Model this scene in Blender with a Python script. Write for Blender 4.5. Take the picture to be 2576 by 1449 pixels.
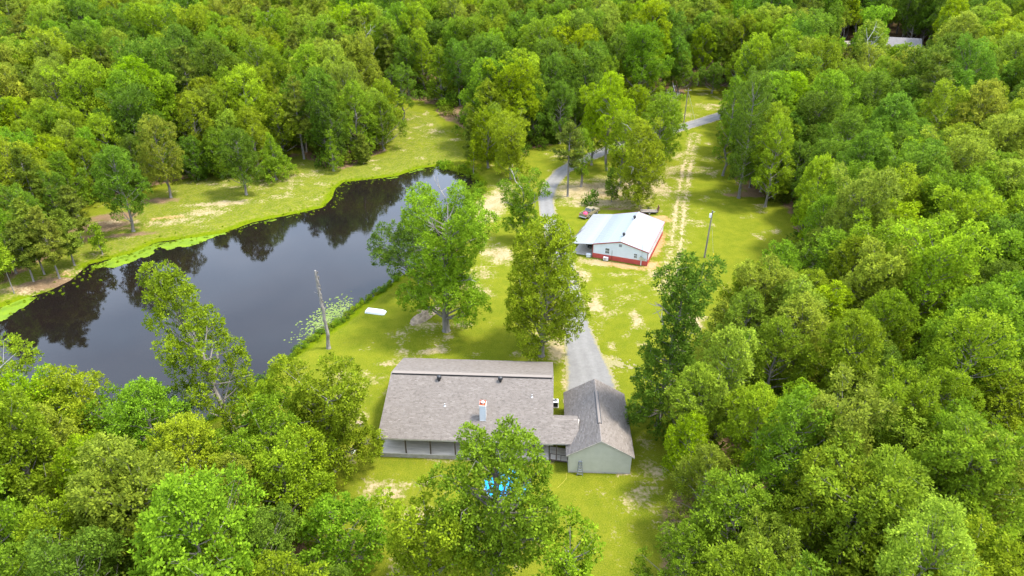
import bpy, bmesh, math, random
import numpy as np
from math import sin, cos, tan, radians, pi, sqrt, atan2, hypot
from mathutils import Vector, Matrix

for o in list(bpy.data.objects):
    bpy.data.objects.remove(o)
SC = bpy.context.scene
COL = SC.collection

# ------------------------------------------------------------------ camera, sky, sun, exposure
CAM_H, PITCH = 58.0, radians(28.5)
FPX = 2080 / 3072 * 2576
cam = bpy.data.cameras.new('camera')
cam.sensor_width = 36.0
cam.lens = 36.0 * 2080 / 3072
cam.clip_start, cam.clip_end = 1.0, 12000.0
camo = bpy.data.objects.new('camera', cam)
COL.objects.link(camo)
camo.location = (0, 0, CAM_H)
camo.rotation_euler = (pi / 2 - PITCH, 0, 0)
SC.camera = camo

SUN_EL, SUN_AZ = radians(64), radians(90)          # azimuth clockwise from +Y
W = bpy.data.worlds.new('World')
SC.world = W
W.use_nodes = True
wn, wl = W.node_tree.nodes, W.node_tree.links
bg = wn['Background']
sky = wn.new('ShaderNodeTexSky')
sky.sky_type = 'NISHITA'
sky.sun_disc = False
sky.sun_elevation = SUN_EL
sky.sun_rotation = SUN_AZ
sky.air_density, sky.dust_density, sky.ozone_density = 1.0, 2.5, 1.0
wtc = wn.new('ShaderNodeTexCoord')
wmap = wn.new('ShaderNodeMapping')
wmap.inputs['Scale'].default_value = (1.0, 1.0, 3.0)
wnoise = wn.new('ShaderNodeTexNoise')
wnoise.inputs['Scale'].default_value = 2.2
wnoise.inputs['Detail'].default_value = 7
wnoise.inputs['Roughness'].default_value = 0.6
wramp = wn.new('ShaderNodeMapRange')
wramp.inputs['From Min'].default_value = 0.3
wramp.inputs['From Max'].default_value = 0.66
wramp.inputs['To Min'].default_value = 0.25
wramp.inputs['To Max'].default_value = 0.85
wmix = wn.new('ShaderNodeMix')
wmix.data_type = 'RGBA'
wmix.inputs['B'].default_value = (5.3, 6.3, 8.0, 1)   # thin cloud veil
wl.new(wtc.outputs['Generated'], wmap.inputs['Vector'])
wl.new(wmap.outputs['Vector'], wnoise.inputs['Vector'])
wl.new(wnoise.outputs['Fac'], wramp.inputs['Value'])
wl.new(wramp.outputs['Result'], wmix.inputs['Factor'])
wl.new(sky.outputs['Color'], wmix.inputs['A'])
wl.new(wmix.outputs['Result'], bg.inputs['Color'])
bg.inputs['Strength'].default_value = 0.15

sun = bpy.data.lights.new('sun', 'SUN')
sun.energy = 2.3
sun.angle = radians(10)
sun.color = (1.0, 0.97, 0.90)
suno = bpy.data.objects.new('sun', sun)
COL.objects.link(suno)
suno.location = (60, 0, 120)
_sd = Vector((sin(SUN_AZ) * cos(SUN_EL), cos(SUN_AZ) * cos(SUN_EL), sin(SUN_EL)))
suno.rotation_euler = _sd.to_track_quat('Z', 'Y').to_euler()

SC.view_settings.view_transform = 'Standard'
SC.view_settings.look = 'None'
SC.view_settings.exposure = 2.05
SC.view_settings.gamma = 1.0
SC.view_settings.use_curve_mapping = False
SC.render.engine = 'CYCLES'
SC.cycles.use_denoising = True
SC.cycles.max_bounces = 6
SC.cycles.diffuse_bounces = 3
SC.cycles.glossy_bounces = 2
SC.cycles.transmission_bounces = 3
SC.cycles.transparent_max_bounces = 4

rng = np.random.default_rng(11)
random.seed(5)

# ------------------------------------------------------------------ geometry of the place
def at(u, v, z=0.0):
    """ground point seen at pixel (u, v) of the 2576 x 1449 picture, at height z"""
    a, b = (u - 1288) / FPX, -(v - 724.5) / FPX
    dy, dz = cos(PITCH) + b * sin(PITCH), -sin(PITCH) + b * cos(PITCH)
    t = (z - CAM_H) / dz
    return np.array([a * t, dy * t])

def to_px(x, y, z):
    zc = y * cos(PITCH) - (z - CAM_H) * sin(PITCH)
    yc = y * sin(PITCH) + (z - CAM_H) * cos(PITCH)
    return 1288 + FPX * x / zc, 724.5 - FPX * yc / zc, zc

def sstep(x):
    x = np.clip(x, 0, 1)
    return x * x * (3 - 2 * x)

def poly_px(pts, z=0.0):
    return np.array([at(u, v, z) for u, v in pts])

def seg_dist(P, poly, closed=True):
    d = np.full(len(P), 1e9)
    n = len(poly)
    for i in range(n if closed else n - 1):
        a, b = poly[i], poly[(i + 1) % n]
        ab = b - a
        t = np.clip(((P - a) @ ab) / max(ab @ ab, 1e-9), 0, 1)
        d = np.minimum(d, np.hypot(*(P - a - t[:, None] * ab).T))
    return d

def inside(P, poly):
    x, y = P[:, 0], P[:, 1]
    c = np.zeros(len(P), bool)
    n = len(poly)
    j = n - 1
    for i in range(n):
        xi, yi = poly[i]
        xj, yj = poly[j]
        m = ((yi > y) != (yj > y)) & (x < (xj - xi) * (y - yi) / (yj - yi + 1e-12) + xi)
        c ^= m
        j = i
    return c

def sdist(P, poly):
    return np.where(inside(P, poly), -1, 1) * seg_dist(P, poly)

def path_val(Q, pts, wid):
    best = np.full(len(Q), -9.0)
    for i in range(len(pts) - 1):
        a, b = pts[i], pts[i + 1]
        ab = b - a
        t = np.clip(((Q - a) @ ab) / (ab @ ab), 0, 1)
        best = np.maximum(best, wid[i] * (1 - t) + wid[i + 1] * t - np.hypot(*(Q - a - t[:, None] * ab).T))
    return best
_perm = np.random.default_rng(3).random((256, 256))
def vnoise(x, y, s):
    x, y = x / s, y / s
    xi, yi = np.floor(x).astype(int), np.floor(y).astype(int)
    fx, fy = sstep(x - xi), sstep(y - yi)
    g = lambda i, j: _perm[i % 256, j % 256]
    return (g(xi, yi) * (1 - fx) + g(xi + 1, yi) * fx) * (1 - fy) + (g(xi, yi + 1) * (1 - fx) + g(xi + 1, yi + 1) * fx) * fy
def fbm(x, y, s, o=4):
    r, a, t = 0, 1.0, 0
    for k in range(o):
        r = r + a * vnoise(x + 17.3 * k, y - 9.1 * k, s / 2 ** k)
        t += a
        a *= 0.55
    return r / t

WATER = -0.55
POND = poly_px([(-260, 900), (-100, 850), (0, 780), (60, 757), (130, 735), (190, 705), (230, 668), (290, 652), (340, 640), (400, 612),
                (480, 603), (560, 592), (640, 562), (750, 540), (820, 524), (843, 500), (852, 475), (870, 460), (930, 454), (1000, 446),
                (1060, 425), (1110, 420), (1160, 432), (1195, 450), (1200, 475), (1185, 500), (1165, 560), (1110, 620), (1050, 660), (1003, 690),
                (960, 722), (900, 766), (850, 806), (800, 838), (740, 880), (690, 920), (640, 966), (580, 1020), (500, 1060),
                (400, 1090), (250, 1080), (120, 1060), (-20, 1040), (-200, 1010), (-330, 960)], WATER)

CLEAR = poly_px([(960, 1900), (945, 1700), (870, 1470), (815, 1320), (795, 1180), (720, 1080), (640, 1060), (560, 1100), (400, 1130), (200, 1120),
                 (0, 1090), (-300, 1010), (-450, 900), (-300, 800), (-50, 740), (60, 690), (160, 640), (190, 580), (225, 520), (300, 500), (400, 470), (480, 450),
                 (560, 440), (640, 432), (710, 425), (745, 380), (770, 410), (800, 425), (870, 425), (930, 405), (985, 380), (985, 320), (975, 285),
                 (1010, 270), (1060, 275), (1100, 305), (1150, 335), (1180, 360), (1190, 410), (1330, 400), (1345, 378), (1400, 372), (1480, 352),
                 (1560, 332), (1640, 305), (1690, 285), (1740, 250), (1815, 250), (1830, 300), (1825, 440), (1870, 505), (1950, 510),
                 (2000, 600), (1965, 760), (1905, 810), (1850, 850), (1800, 905), (1770, 970), (1690, 1090), (1668, 1200),
                 (1678, 1340), (1665, 1449), (1650, 1600), (1640, 1900)])

def hz(x, y):
    P = np.stack([np.atleast_1d(x).astype(float), np.atleast_1d(y).astype(float)], 1)
    x, y = P[:, 0], P[:, 1]
    base = 10.0 * sstep((y - 175) / 170) + 0.9 * sstep((seg := sdist(P, CLEAR)) / 60) * (fbm(x, y, 70, 2) - 0.3) * 2.5
    near = (np.abs(x + 30) < 130) & (y < 230) & (y > 20)
    pond = np.zeros(len(x))
    if near.any():
        d = sdist(P[near], POND)
        pond[near] = np.where(d > 0, -0.62 * (1 - sstep(d / 4.0)) - 0.0, -0.62 - 1.2 * sstep(-d / 5))
    return base + pond

def h1(x, y):
    return float(hz(x, y)[0])

def gat(u, v):
    z = 0.0
    for _ in range(8):
        p = at(u, v, z)
        z = 0.5 * z + 0.5 * h1(p[0], p[1])
    return np.array([p[0], p[1], h1(p[0], p[1])])

# ------------------------------------------------------------------ object helpers
def tag(o, label=None, cat=None, group=None, kind=None):
    if label: o['label'] = label
    if cat: o['category'] = cat
    if group: o['group'] = group
    if kind: o['kind'] = kind
    return o

def empty(name, loc, rz=0.0):
    o = bpy.data.objects.new(name, None)
    o.empty_display_size = 0.3
    COL.objects.link(o)
    o.location = loc
    o.rotation_euler = (0, 0, rz)
    return o

def link_mesh(name, me, parent=None, loc=None, rz=None):
    o = bpy.data.objects.new(name, me)
    COL.objects.link(o)
    if parent: o.parent = parent
    if loc is not None: o.location = loc
    if rz is not None: o.rotation_euler = (0, 0, rz)
    return o

def np_mesh(name, V, F, mats=(), smooth=False, attrs=None, mi=None):
    """V (n,3), F (m,k) with one k; attrs {name: per-vertex float array}"""
    me = bpy.data.meshes.new(name)
    V = np.asarray(V, np.float32)
    F = np.asarray(F, np.int32)
    me.vertices.add(len(V))
    me.vertices.foreach_set('co', V.ravel())
    k = F.shape[1]
    me.loops.add(F.size)
    me.loops.foreach_set('vertex_index', F.ravel())
    me.polygons.add(len(F))
    me.polygons.foreach_set('loop_start', np.arange(0, F.size, k, dtype=np.int32))
    if smooth:
        me.polygons.foreach_set('use_smooth', np.ones(len(F), bool))
    for m in mats: me.materials.append(m)
    if mi is not None: me.polygons.foreach_set('material_index', np.asarray(mi, np.int32))
    for n, a in (attrs or {}).items():
        at_ = me.attributes.new(n, 'FLOAT', 'POINT')
        at_.data.foreach_set('value', np.asarray(a, np.float32))
    me.update(calc_edges=True)
    return me

class MB:
    """collects simple solids and builds one mesh object"""
    def __init__(self):
        self.v, self.f, self.m = [], [], []
    def add(self, vs, fs, m=0):
        b = len(self.v)
        self.v += [tuple(map(float, p)) for p in vs]
        self.f += [tuple(i + b for i in f) for f in fs]
        self.m += [m] * len(fs)
        return self
    def box(self, x0, x1, y0, y1, z0, z1, m=0):
        vs = [(x, y, z) for z in (z0, z1) for y in (y0, y1) for x in (x0, x1)]
        return self.add(vs, [(0, 2, 3, 1), (4, 5, 7, 6), (0, 1, 5, 4), (2, 6, 7, 3), (0, 4, 6, 2), (1, 3, 7, 5)], m)
    def bbox(self, x0, x1, y0, y1, z0, z1, c=0.03, m=0):
        """box with chamfered vertical and top edges"""
        c = min(c, (x1 - x0) / 2.2, (y1 - y0) / 2.2, (z1 - z0) / 2.2)
        ring = lambda i, z: [(x0 + i, y0 + i + c, z), (x0 + i + c, y0 + i, z), (x1 - i - c, y0 + i, z), (x1 - i, y0 + i + c, z),
                             (x1 - i, y1 - i - c, z), (x1 - i - c, y1 - i, z), (x0 + i + c, y1 - i, z), (x0 + i, y1 - i - c, z)]
        vs = ring(0, z0) + ring(0, z1 - c) + ring(c * .8, z1)
        fs = [tuple(range(7, -1, -1)), tuple(range(16, 24))]
        for r in (0, 8):
            fs += [(r + i, r + (i + 1) % 8, r + 8 + (i + 1) % 8, r + 8 + i) for i in range(8)]
        return self.add(vs, fs, m)
    def tube(self, pts, rad, n=8, m=0, cap=True):
        pts = [Vector(p) for p in pts]
        if not hasattr(rad, '__len__'): rad = [rad] * len(pts)
        vs, fs = [], []
        for i, p in enumerate(pts):
            d = (pts[min(i + 1, len(pts) - 1)] - pts[max(i - 1, 0)]).normalized()
            a = d.cross(Vector((0, 0, 1)) if abs(d.z) < .95 else Vector((1, 0, 0))).normalized()
            b = d.cross(a)
            vs += [p + (a * cos(2 * pi * k / n) + b * sin(2 * pi * k / n)) * rad[i] for k in range(n)]
        for i in range(len(pts) - 1):
            fs += [(i * n + k, i * n + (k + 1) % n, (i + 1) * n + (k + 1) % n, (i + 1) * n + k) for k in range(n)]
        if cap:
            fs += [tuple(range(n - 1, -1, -1)), tuple((len(pts) - 1) * n + k for k in range(n))]
        return self.add(vs, fs, m)
    def lathe(self, prof, n=16, c=(0, 0, 0), m=0, cap=True):
        vs, fs = [], []
        for r, z in prof:
            vs += [(c[0] + r * cos(2 * pi * k / n), c[1] + r * sin(2 * pi * k / n), c[2] + z) for k in range(n)]
        for i in range(len(prof) - 1):
            fs += [(i * n + k, i * n + (k + 1) % n, (i + 1) * n + (k + 1) % n, (i + 1) * n + k) for k in range(n)]
        if cap: fs += [tuple(range(n - 1, -1, -1)), tuple((len(prof) - 1) * n + k for k in range(n))]
        return self.add(vs, fs, m)
    def prism(self, poly, y0, y1, m=0):
        """polygon in x,z extruded along y"""
        n = len(poly)
        vs = [(x, y0, z) for x, z in poly] + [(x, y1, z) for x, z in poly]
        fs = [tuple(range(n)), tuple(range(2 * n - 1, n - 1, -1))]
        fs += [(i, n + i, n + (i + 1) % n, (i + 1) % n) for i in range(n)]
        return self.add(vs, fs, m)
    def slab(self, q, t, m=0):
        """four corner points, thickened downwards by t"""
        q = [Vector(p) for p in q]
        d = Vector((0, 0, -t))
        return self.add(list(q) + [p + d for p in q], [(0, 1, 2, 3), (7, 6, 5, 4), (0, 4, 5, 1), (1, 5, 6, 2), (2, 6, 7, 3), (3, 7, 4, 0)], m)
    def mesh(self, name, mats):
        me = bpy.data.meshes.new(name)
        me.from_pydata(self.v, [], self.f)
        for m in (mats if isinstance(mats, (list, tuple)) else [mats]): me.materials.append(m)
        me.polygons.foreach_set('material_index', self.m)
        bm = bmesh.new(); bm.from_mesh(me)
        bmesh.ops.recalc_face_normals(bm, faces=bm.faces)
        bm.to_mesh(me); bm.free()
        me.update()
        return me
    def build(self, name, mats, parent=None, kind=None, label=None):
        o = link_mesh(name, self.mesh(name, mats), parent)
        if kind: o['kind'] = kind
        if label: o['label'] = label
        return o

# ------------------------------------------------------------------ materials
def newmat(name):
    m = bpy.data.materials.new(name)
    m.use_nodes = True
    return m, m.node_tree.nodes, m.node_tree.links, m.node_tree.nodes['Principled BSDF']

def N(nodes, t, **kw):
    n = nodes.new(t)
    for k, v in kw.items():
        if k in n.inputs: n.inputs[k].default_value = v
        else: setattr(n, k, v)
    return n

def mat(name, col, rough=0.6, var=0.18, scale=3.0, bump=0.15, bscale=25.0, metal=0.0, col2=None, spec=0.4, stretch=(1, 1, 1)):
    m, n, l, p = newmat(name)
    tc = N(n, 'ShaderNodeTexCoord')
    mp = N(n, 'ShaderNodeMapping')
    mp.inputs['Scale'].default_value = stretch
    l.new(tc.outputs['Object'], mp.inputs['Vector'])
    no = N(n, 'ShaderNodeTexNoise', Scale=scale, Detail=6.0, Roughness=0.65)
    l.new(mp.outputs['Vector'], no.inputs['Vector'])
    r = N(n, 'ShaderNodeValToRGB')
    c2 = col2 or tuple(c * (1 - var * 1.6) for c in col)
    r.color_ramp.elements[0].position, r.color_ramp.elements[1].position = 0.32, 0.66
    r.color_ramp.elements[0].color = (*c2, 1)
    r.color_ramp.elements[1].color = (*[min(1, c * (1 + var * .5)) for c in col], 1)
    l.new(no.outputs['Fac'], r.inputs['Fac'])
    l.new(r.outputs['Color'], p.inputs['Base Color'])
    p.inputs['Roughness'].default_value = rough
    p.inputs['Metallic'].default_value = metal
    p.inputs['Specular IOR Level'].default_value = spec
    if bump:
        nb = N(n, 'ShaderNodeTexNoise', Scale=bscale, Detail=4.0)
        l.new(mp.outputs['Vector'], nb.inputs['Vector'])
        b = N(n, 'ShaderNodeBump', Strength=bump, Distance=0.05)
        l.new(nb.outputs['Fac'], b.inputs['Height'])
        l.new(b.outputs['Normal'], p.inputs['Normal'])
    return m

def leaf_mat(name, rough=0.6, trans=0.5, vary=0.5):
    m, n, l, p = newmat(name)
    out = n['Material Output']
    a = N(n, 'ShaderNodeAttribute', attribute_type='INSTANCER', attribute_name='leaf_color')
    t = N(n, 'ShaderNodeAttribute', attribute_type='GEOMETRY', attribute_name='tint')
    oi = N(n, 'ShaderNodeObjectInfo')
    hs = N(n, 'ShaderNodeHueSaturation')
    mr = N(n, 'ShaderNodeMapRange')
    mr.inputs['To Min'].default_value, mr.inputs['To Max'].default_value = 1 - vary, 1 + vary
    l.new(t.outputs['Fac'], mr.inputs['Value'])
    l.new(mr.outputs['Result'], hs.inputs['Value'])
    mh = N(n, 'ShaderNodeMapRange')
    mh.inputs['To Min'].default_value, mh.inputs['To Max'].default_value = 0.508, 0.492
    l.new(t.outputs['Fac'], mh.inputs['Value'])
    l.new(mh.outputs['Result'], hs.inputs['Hue'])
    l.new(a.outputs['Color'], hs.inputs['Color'])
    l.new(hs.outputs['Color'], p.inputs['Base Color'])
    p.inputs['Roughness'].default_value = rough
    p.inputs['Specular IOR Level'].default_value = 0.06
    tr = N(n, 'ShaderNodeBsdfTranslucent')
    l.new(hs.outputs['Color'], tr.inputs['Color'])
    mx = N(n, 'ShaderNodeMixShader', Fac=trans)
    l.new(p.outputs['BSDF'], mx.inputs[1])
    l.new(tr.outputs['BSDF'], mx.inputs[2])
    l.new(mx.outputs['Shader'], out.inputs['Surface'])
    return m

M_leaf = leaf_mat('leaf', vary=.58)
M_needle = leaf_mat('needle', 0.55, 0.2, 0.4)
M_bark = mat('bark', (0.19, 0.165, 0.135), 0.9, 0.35, 2.0, 0.5, 12.0, stretch=(1, 1, .25))
M_pale_bark = mat('grey_dead_wood', (0.22, 0.195, 0.17), 0.85, 0.3, 3.0, 0.4, 15.0, stretch=(1, 1, .25))

M_white_wood = mat('bleached_wood', (0.32, 0.30, 0.275), 0.85, 0.25, 3.0, 0.3, 15.0, stretch=(1, 1, .25))

def ground_mat():
    m, n, l, p = newmat('ground')
    geo = N(n, 'ShaderNodeNewGeometry')
    def noise(s, d=5.0, r=0.6):
        x = N(n, 'ShaderNodeTexNoise', Scale=s, Detail=d, Roughness=r)
        l.new(geo.outputs['Position'], x.inputs['Vector'])
        return x.outputs['Fac']
    def attr(a):
        x = N(n, 'ShaderNodeAttribute', attribute_type='GEOMETRY', attribute_name=a)
        return x.outputs['Fac']
    def mathn(op, a, b):
        x = N(n, 'ShaderNodeMath', operation=op)
        for i, v in enumerate((a, b)):
            if isinstance(v, (int, float)): x.inputs[i].default_value = v
            else: l.new(v, x.inputs[i])
        return x.outputs[0]
    def ramp(f, c0, c1, p0=.3, p1=.7):
        r = N(n, 'ShaderNodeValToRGB')
        r.color_ramp.elements[0].position, r.color_ramp.elements[1].position = p0, p1
        r.color_ramp.elements[0].color, r.color_ramp.elements[1].color = (*c0, 1), (*c1, 1)
        l.new(f, r.inputs['Fac'])
        return r.outputs['Color']
    def mix(f, a, b):
        x = N(n, 'ShaderNodeMix', data_type='RGBA')
        l.new(f, x.inputs['Factor']); l.new(a, x.inputs['A']); l.new(b, x.inputs['B'])
        return x.outputs['Result']
    def edge(mask, nz, amp=0.9, sharp=5.0):
        # mask 0..1, broken up by noise
        v = mathn('ADD', mask, mathn('MULTIPLY', mathn('SUBTRACT', nz, 0.5), amp * 2))
        v = mathn('ADD', mathn('MULTIPLY', mathn('SUBTRACT', v, 0.5), sharp), 0.5)
        x = N(n, 'ShaderNodeClamp'); l.new(v, x.inputs[0])
        # no mask, no cover
        y = N(n, 'ShaderNodeMapRange'); y.inputs['From Max'].default_value = 0.12
        l.new(mask, y.inputs['Value'])
        return mathn('MULTIPLY', x.outputs[0], y.outputs['Result'])
    n_l, n_m, n_s, n_xs = noise(0.10, 4.0), noise(0.45, 6.0, .65), noise(2.2, 5.0, .7), noise(7.0, 3.0)
    grass = mix(n_l, ramp(n_m, (0.060, 0.089, 0.005), (0.118, 0.130, 0.007), .34, .66), ramp(n_m, (0.084, 0.106, 0.005), (0.150, 0.148, 0.011), .34, .66))
    grass = mix(mathn('MULTIPLY', n_s, 0.85), grass, ramp(n_xs, (0.042, 0.066, 0.004), (0.160, 0.152, 0.017), .38, .62))
    fleck = N(n, 'ShaderNodeMapRange'); fleck.inputs['From Min'].default_value, fleck.inputs['From Max'].default_value = .60, .72
    l.new(mathn('ADD', mathn('MULTIPLY', n_s, .6), mathn('MULTIPLY', noise(14.0, 2.0), .4)), fleck.inputs['Value'])
    grass = mix(mathn('MULTIPLY', fleck.outputs['Result'], .7), grass, ramp(n_xs, (0.16, 0.14, 0.05), (0.30, 0.25, 0.14)))
    rough = mix(n_s, ramp(n_m, (0.056, 0.084, 0.003), (0.128, 0.138, 0.007), .36, .62), ramp(n_s, (0.070, 0.092, 0.008), (0.22, 0.165, 0.065), .44, .72))
    lush = ramp(n_s, (0.055, 0.090, 0.002), (0.112, 0.132, 0.004))
    dirt = mix(n_xs, ramp(n_s, (0.125, 0.105, 0.035), (0.29, 0.22, 0.125)), ramp(n_m, (0.18, 0.14, 0.06), (0.33, 0.26, 0.16)))
    orange = mix(n_xs, ramp(n_s, (0.20, 0.105, 0.04), (0.34, 0.19, 0.08)), ramp(n_m, (0.22, 0.135, 0.065), (0.35, 0.24, 0.13)))
    litter = mix(n_s, ramp(n_m, (0.055, 0.035, 0.018), (0.15, 0.095, 0.05)), ramp(n_xs, (0.09, 0.06, 0.03), (0.24, 0.16, 0.09)))
    c = mix(edge(attr('rough'), n_m, .5, 3), grass, rough)
    c = mix(edge(attr('lush'), n_m, .4, 4), c, lush)
    c = mix(edge(attr('litter'), n_m, .55, 4), c, litter)
    c = mix(edge(attr('dirt'), mathn('ADD', mathn('MULTIPLY', n_s, .55), mathn('MULTIPLY', n_m, .45)), 1.5, 2.6), c, dirt)
    c = mix(edge(attr('orange'), mathn('ADD', mathn('MULTIPLY', n_s, .55), mathn('MULTIPLY', n_m, .45)), 1.3, 2.4), c, orange)
    l.new(c, p.inputs['Base Color'])
    p.inputs['Roughness'].default_value = 0.95
    p.inputs['Specular IOR Level'].default_value = 0.0
    b = N(n, 'ShaderNodeBump', Strength=0.5, Distance=0.12)
    l.new(mathn('ADD', n_s, n_xs), b.inputs['Height'])
    l.new(b.outputs['Normal'], p.inputs['Normal'])
    return m

def water_mat():
    m, n, l, p = newmat('pond_water')
    geo = N(n, 'ShaderNodeNewGeometry')
    no = N(n, 'ShaderNodeTexNoise', Scale=0.06, Detail=3.0)
    l.new(geo.outputs['Position'], no.inputs['Vector'])
    r = N(n, 'ShaderNodeValToRGB')
    r.color_ramp.elements[0].color = (0.0030, 0.0034, 0.0038, 1)
    r.color_ramp.elements[1].color = (0.0100, 0.0058, 0.0036, 1)
    l.new(no.outputs['Fac'], r.inputs['Fac'])
    l.new(r.outputs['Color'], p.inputs['Base Color'])
    p.inputs['IOR'].default_value = 1.333
    p.inputs['Roughness'].default_value = 0.03
    mp = N(n, 'ShaderNodeMapping'); mp.inputs['Rotation'].default_value = (0, 0, 0.7); mp.inputs['Scale'].default_value = (1, 2.4, 1)
    l.new(geo.outputs['Position'], mp.inputs['Vector'])
    nb = N(n, 'ShaderNodeTexNoise', Scale=0.9, Detail=3.0)
    l.new(mp.outputs['Vector'], nb.inputs['Vector'])
    b = N(n, 'ShaderNodeBump', Strength=0.06, Distance=0.05)
    l.new(nb.outputs['Fac'], b.inputs['Height'])
    l.new(b.outputs['Normal'], p.inputs['Normal'])
    return m

M_ground, M_water = ground_mat(), water_mat()
def gravel_mat():
    m, n, l, p = newmat('gravel')
    geo = N(n, 'ShaderNodeNewGeometry')
    def noise(sc, d=5.0):
        x = N(n, 'ShaderNodeTexNoise', Scale=sc, Detail=d, Roughness=.65); l.new(geo.outputs['Position'], x.inputs['Vector']); return x.outputs['Fac']
    def attr(a):
        return N(n, 'ShaderNodeAttribute', attribute_type='GEOMETRY', attribute_name=a).outputs['Fac']
    def ramp(f, c0, c1, p0=.3, p1=.7):
        r = N(n, 'ShaderNodeValToRGB')
        r.color_ramp.elements[0].position, r.color_ramp.elements[1].position = p0, p1
        r.color_ramp.elements[0].color, r.color_ramp.elements[1].color = (*c0, 1), (*c1, 1)
        l.new(f, r.inputs['Fac']); return r.outputs['Color']
    def mix(f, a, b):
        x = N(n, 'ShaderNodeMix', data_type='RGBA'); l.new(f, x.inputs['Factor']); l.new(a, x.inputs['A']); l.new(b, x.inputs['B']); return x.outputs['Result']
    def mth(op, a, b):
        x = N(n, 'ShaderNodeMath', operation=op)
        for i, v in enumerate((a, b)):
            if isinstance(v, (int, float)): x.inputs[i].default_value = v
            else: l.new(v, x.inputs[i])
        x.use_clamp = op == 'MULTIPLY'
        return x.outputs[0]
    nb, nm, ns = noise(.35), noise(1.6), noise(9., 3.)
    base = mix(ns, ramp(nm, (.100, .094, .086), (.146, .138, .128)), ramp(nb, (.116, .110, .102), (.176, .168, .156)))
    base = mix(mth('MULTIPLY', attr('rut'), .35), base, ramp(nm, (.155, .148, .137), (.20, .192, .178)))
    e = mth('MULTIPLY', mth('SUBTRACT', mth('ADD', attr('edge'), nm), .95), 3.0)
    c = mix(e, base, ramp(ns, (.12, .125, .03), (.24, .19, .11)))
    l.new(c, p.inputs['Base Color'])
    p.inputs['Roughness'].default_value = .95
    p.inputs['Specular IOR Level'].default_value = .1
    b = N(n, 'ShaderNodeBump', Strength=.5, Distance=.05); l.new(ns, b.inputs['Height']); l.new(b.outputs['Normal'], p.inputs['Normal'])
    return m
M_gravel = gravel_mat()
M_track = mat('bare_track', (0.30, 0.225, 0.13), 0.95, 0.15, 1.3, 0.4, 8.0, col2=(0.15, 0.135, 0.04), spec=.1)
M_algae = mat('algae', (0.105, 0.155, 0.002), 0.8, 0.3, 0.5, 0.3, 6.0, col2=(0.070, 0.115, 0.005), spec=.2)
M_shore = mat('shore_plants', (0.082, 0.120, 0.003), 0.85, 0.3, 0.7, 0.4, 6.0, col2=(0.048, 0.082, 0.004), spec=.1)
M_pad = mat('lily_pad', (0.125, 0.150, 0.045), 0.7, 0.4, 1.2, 0.1, 6.0, col2=(0.075, 0.115, 0.02), spec=.1)

def shingle_mat(name, a, b, c):
    m, n, l, p = newmat(name)
    t = N(n, 'ShaderNodeAttribute', attribute_type='GEOMETRY', attribute_name='tint')
    r = N(n, 'ShaderNodeValToRGB')
    r.color_ramp.elements[0].position, r.color_ramp.elements[1].position = 0.0, 1.0
    r.color_ramp.elements[0].color, r.color_ramp.elements[1].color = (*a, 1), (*c, 1)
    e = r.color_ramp.elements.new(0.5); e.color = (*b, 1)
    l.new(t.outputs['Fac'], r.inputs['Fac'])
    tc = N(n, 'ShaderNodeTexCoord')
    no = N(n, 'ShaderNodeTexNoise', Scale=0.5, Detail=5.0)
    l.new(tc.outputs['Object'], no.inputs['Vector'])
    mr = N(n, 'ShaderNodeMapRange'); mr.inputs['To Min'].default_value, mr.inputs['To Max'].default_value = .94, 1.06
    l.new(no.outputs['Fac'], mr.inputs['Value'])
    hs = N(n, 'ShaderNodeHueSaturation')
    l.new(r.outputs['Color'], hs.inputs['Color']); l.new(mr.outputs['Result'], hs.inputs['Value'])
    l.new(hs.outputs['Color'], p.inputs['Base Color'])
    p.inputs['Roughness'].default_value = 0.95
    p.inputs['Specular IOR Level'].default_value = 0.15
    nb = N(n, 'ShaderNodeTexNoise', Scale=40.0, Detail=2.0)
    l.new(tc.outputs['Object'], nb.inputs['Vector'])
    bp = N(n, 'ShaderNodeBump', Strength=0.3, Distance=0.02)
    l.new(nb.outputs['Fac'], bp.inputs['Height']); l.new(bp.outputs['Normal'], p.inputs['Normal'])
    return m
M_shingle = shingle_mat('brown_shingle', (0.108, 0.090, 0.076), (0.170, 0.145, 0.125), (0.235, 0.203, 0.177))
M_sage = mat('sage_siding', (0.44, 0.415, 0.325), 0.6, 0.06, 1.0, 0.0)
M_trim = mat('taupe_trim', (0.36, 0.32, 0.27), 0.6, 0.1, 2.0, 0.0)
M_white = mat('white_paint', (0.62, 0.62, 0.60), 0.5, 0.07, 2.0, 0.0)
M_chase = mat('pale_chimney_board', (0.60, 0.61, 0.62), 0.6, 0.06, 2.0, 0.0)
M_orange = mat('orange_clay', (0.36, 0.10, 0.045), 0.7, 0.15, 4.0, 0.0)
M_black = mat('black_paint', (0.02, 0.02, 0.022), 0.45, 0.2, 4.0, 0.0)
M_steel = mat('galvanised_steel', (0.55, 0.56, 0.57), 0.4, 0.12, 4.0, 0.0, metal=.6)
M_alu = mat('dull_aluminium', (0.15, 0.16, 0.17), 0.5, 0.1, 3.0, 0.0)
M_hose = mat('faded_yellow_hose', (0.36, 0.30, 0.05), 0.6, 0.1, 3.0, 0.0)
M_metalroof = mat('white_metal_roof', (0.220, 0.226, 0.230), 0.5, 0.10, 0.5, 0.0, spec=.3)
M_shadedroof = mat('shaded_metal_roof', (0.205, 0.228, 0.238), 0.55, 0.14, 0.6, 0.0, spec=.3)  # the white sheet toned greyer, for the slope turned from the sun
M_wallmetal = mat('pale_metal_wall', (0.60, 0.63, 0.64), 0.5, 0.05, 0.6, 0.0)
M_red = mat('red_metal', (0.46, 0.075, 0.06), 0.5, 0.12, 1.0, 0.0)
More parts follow.
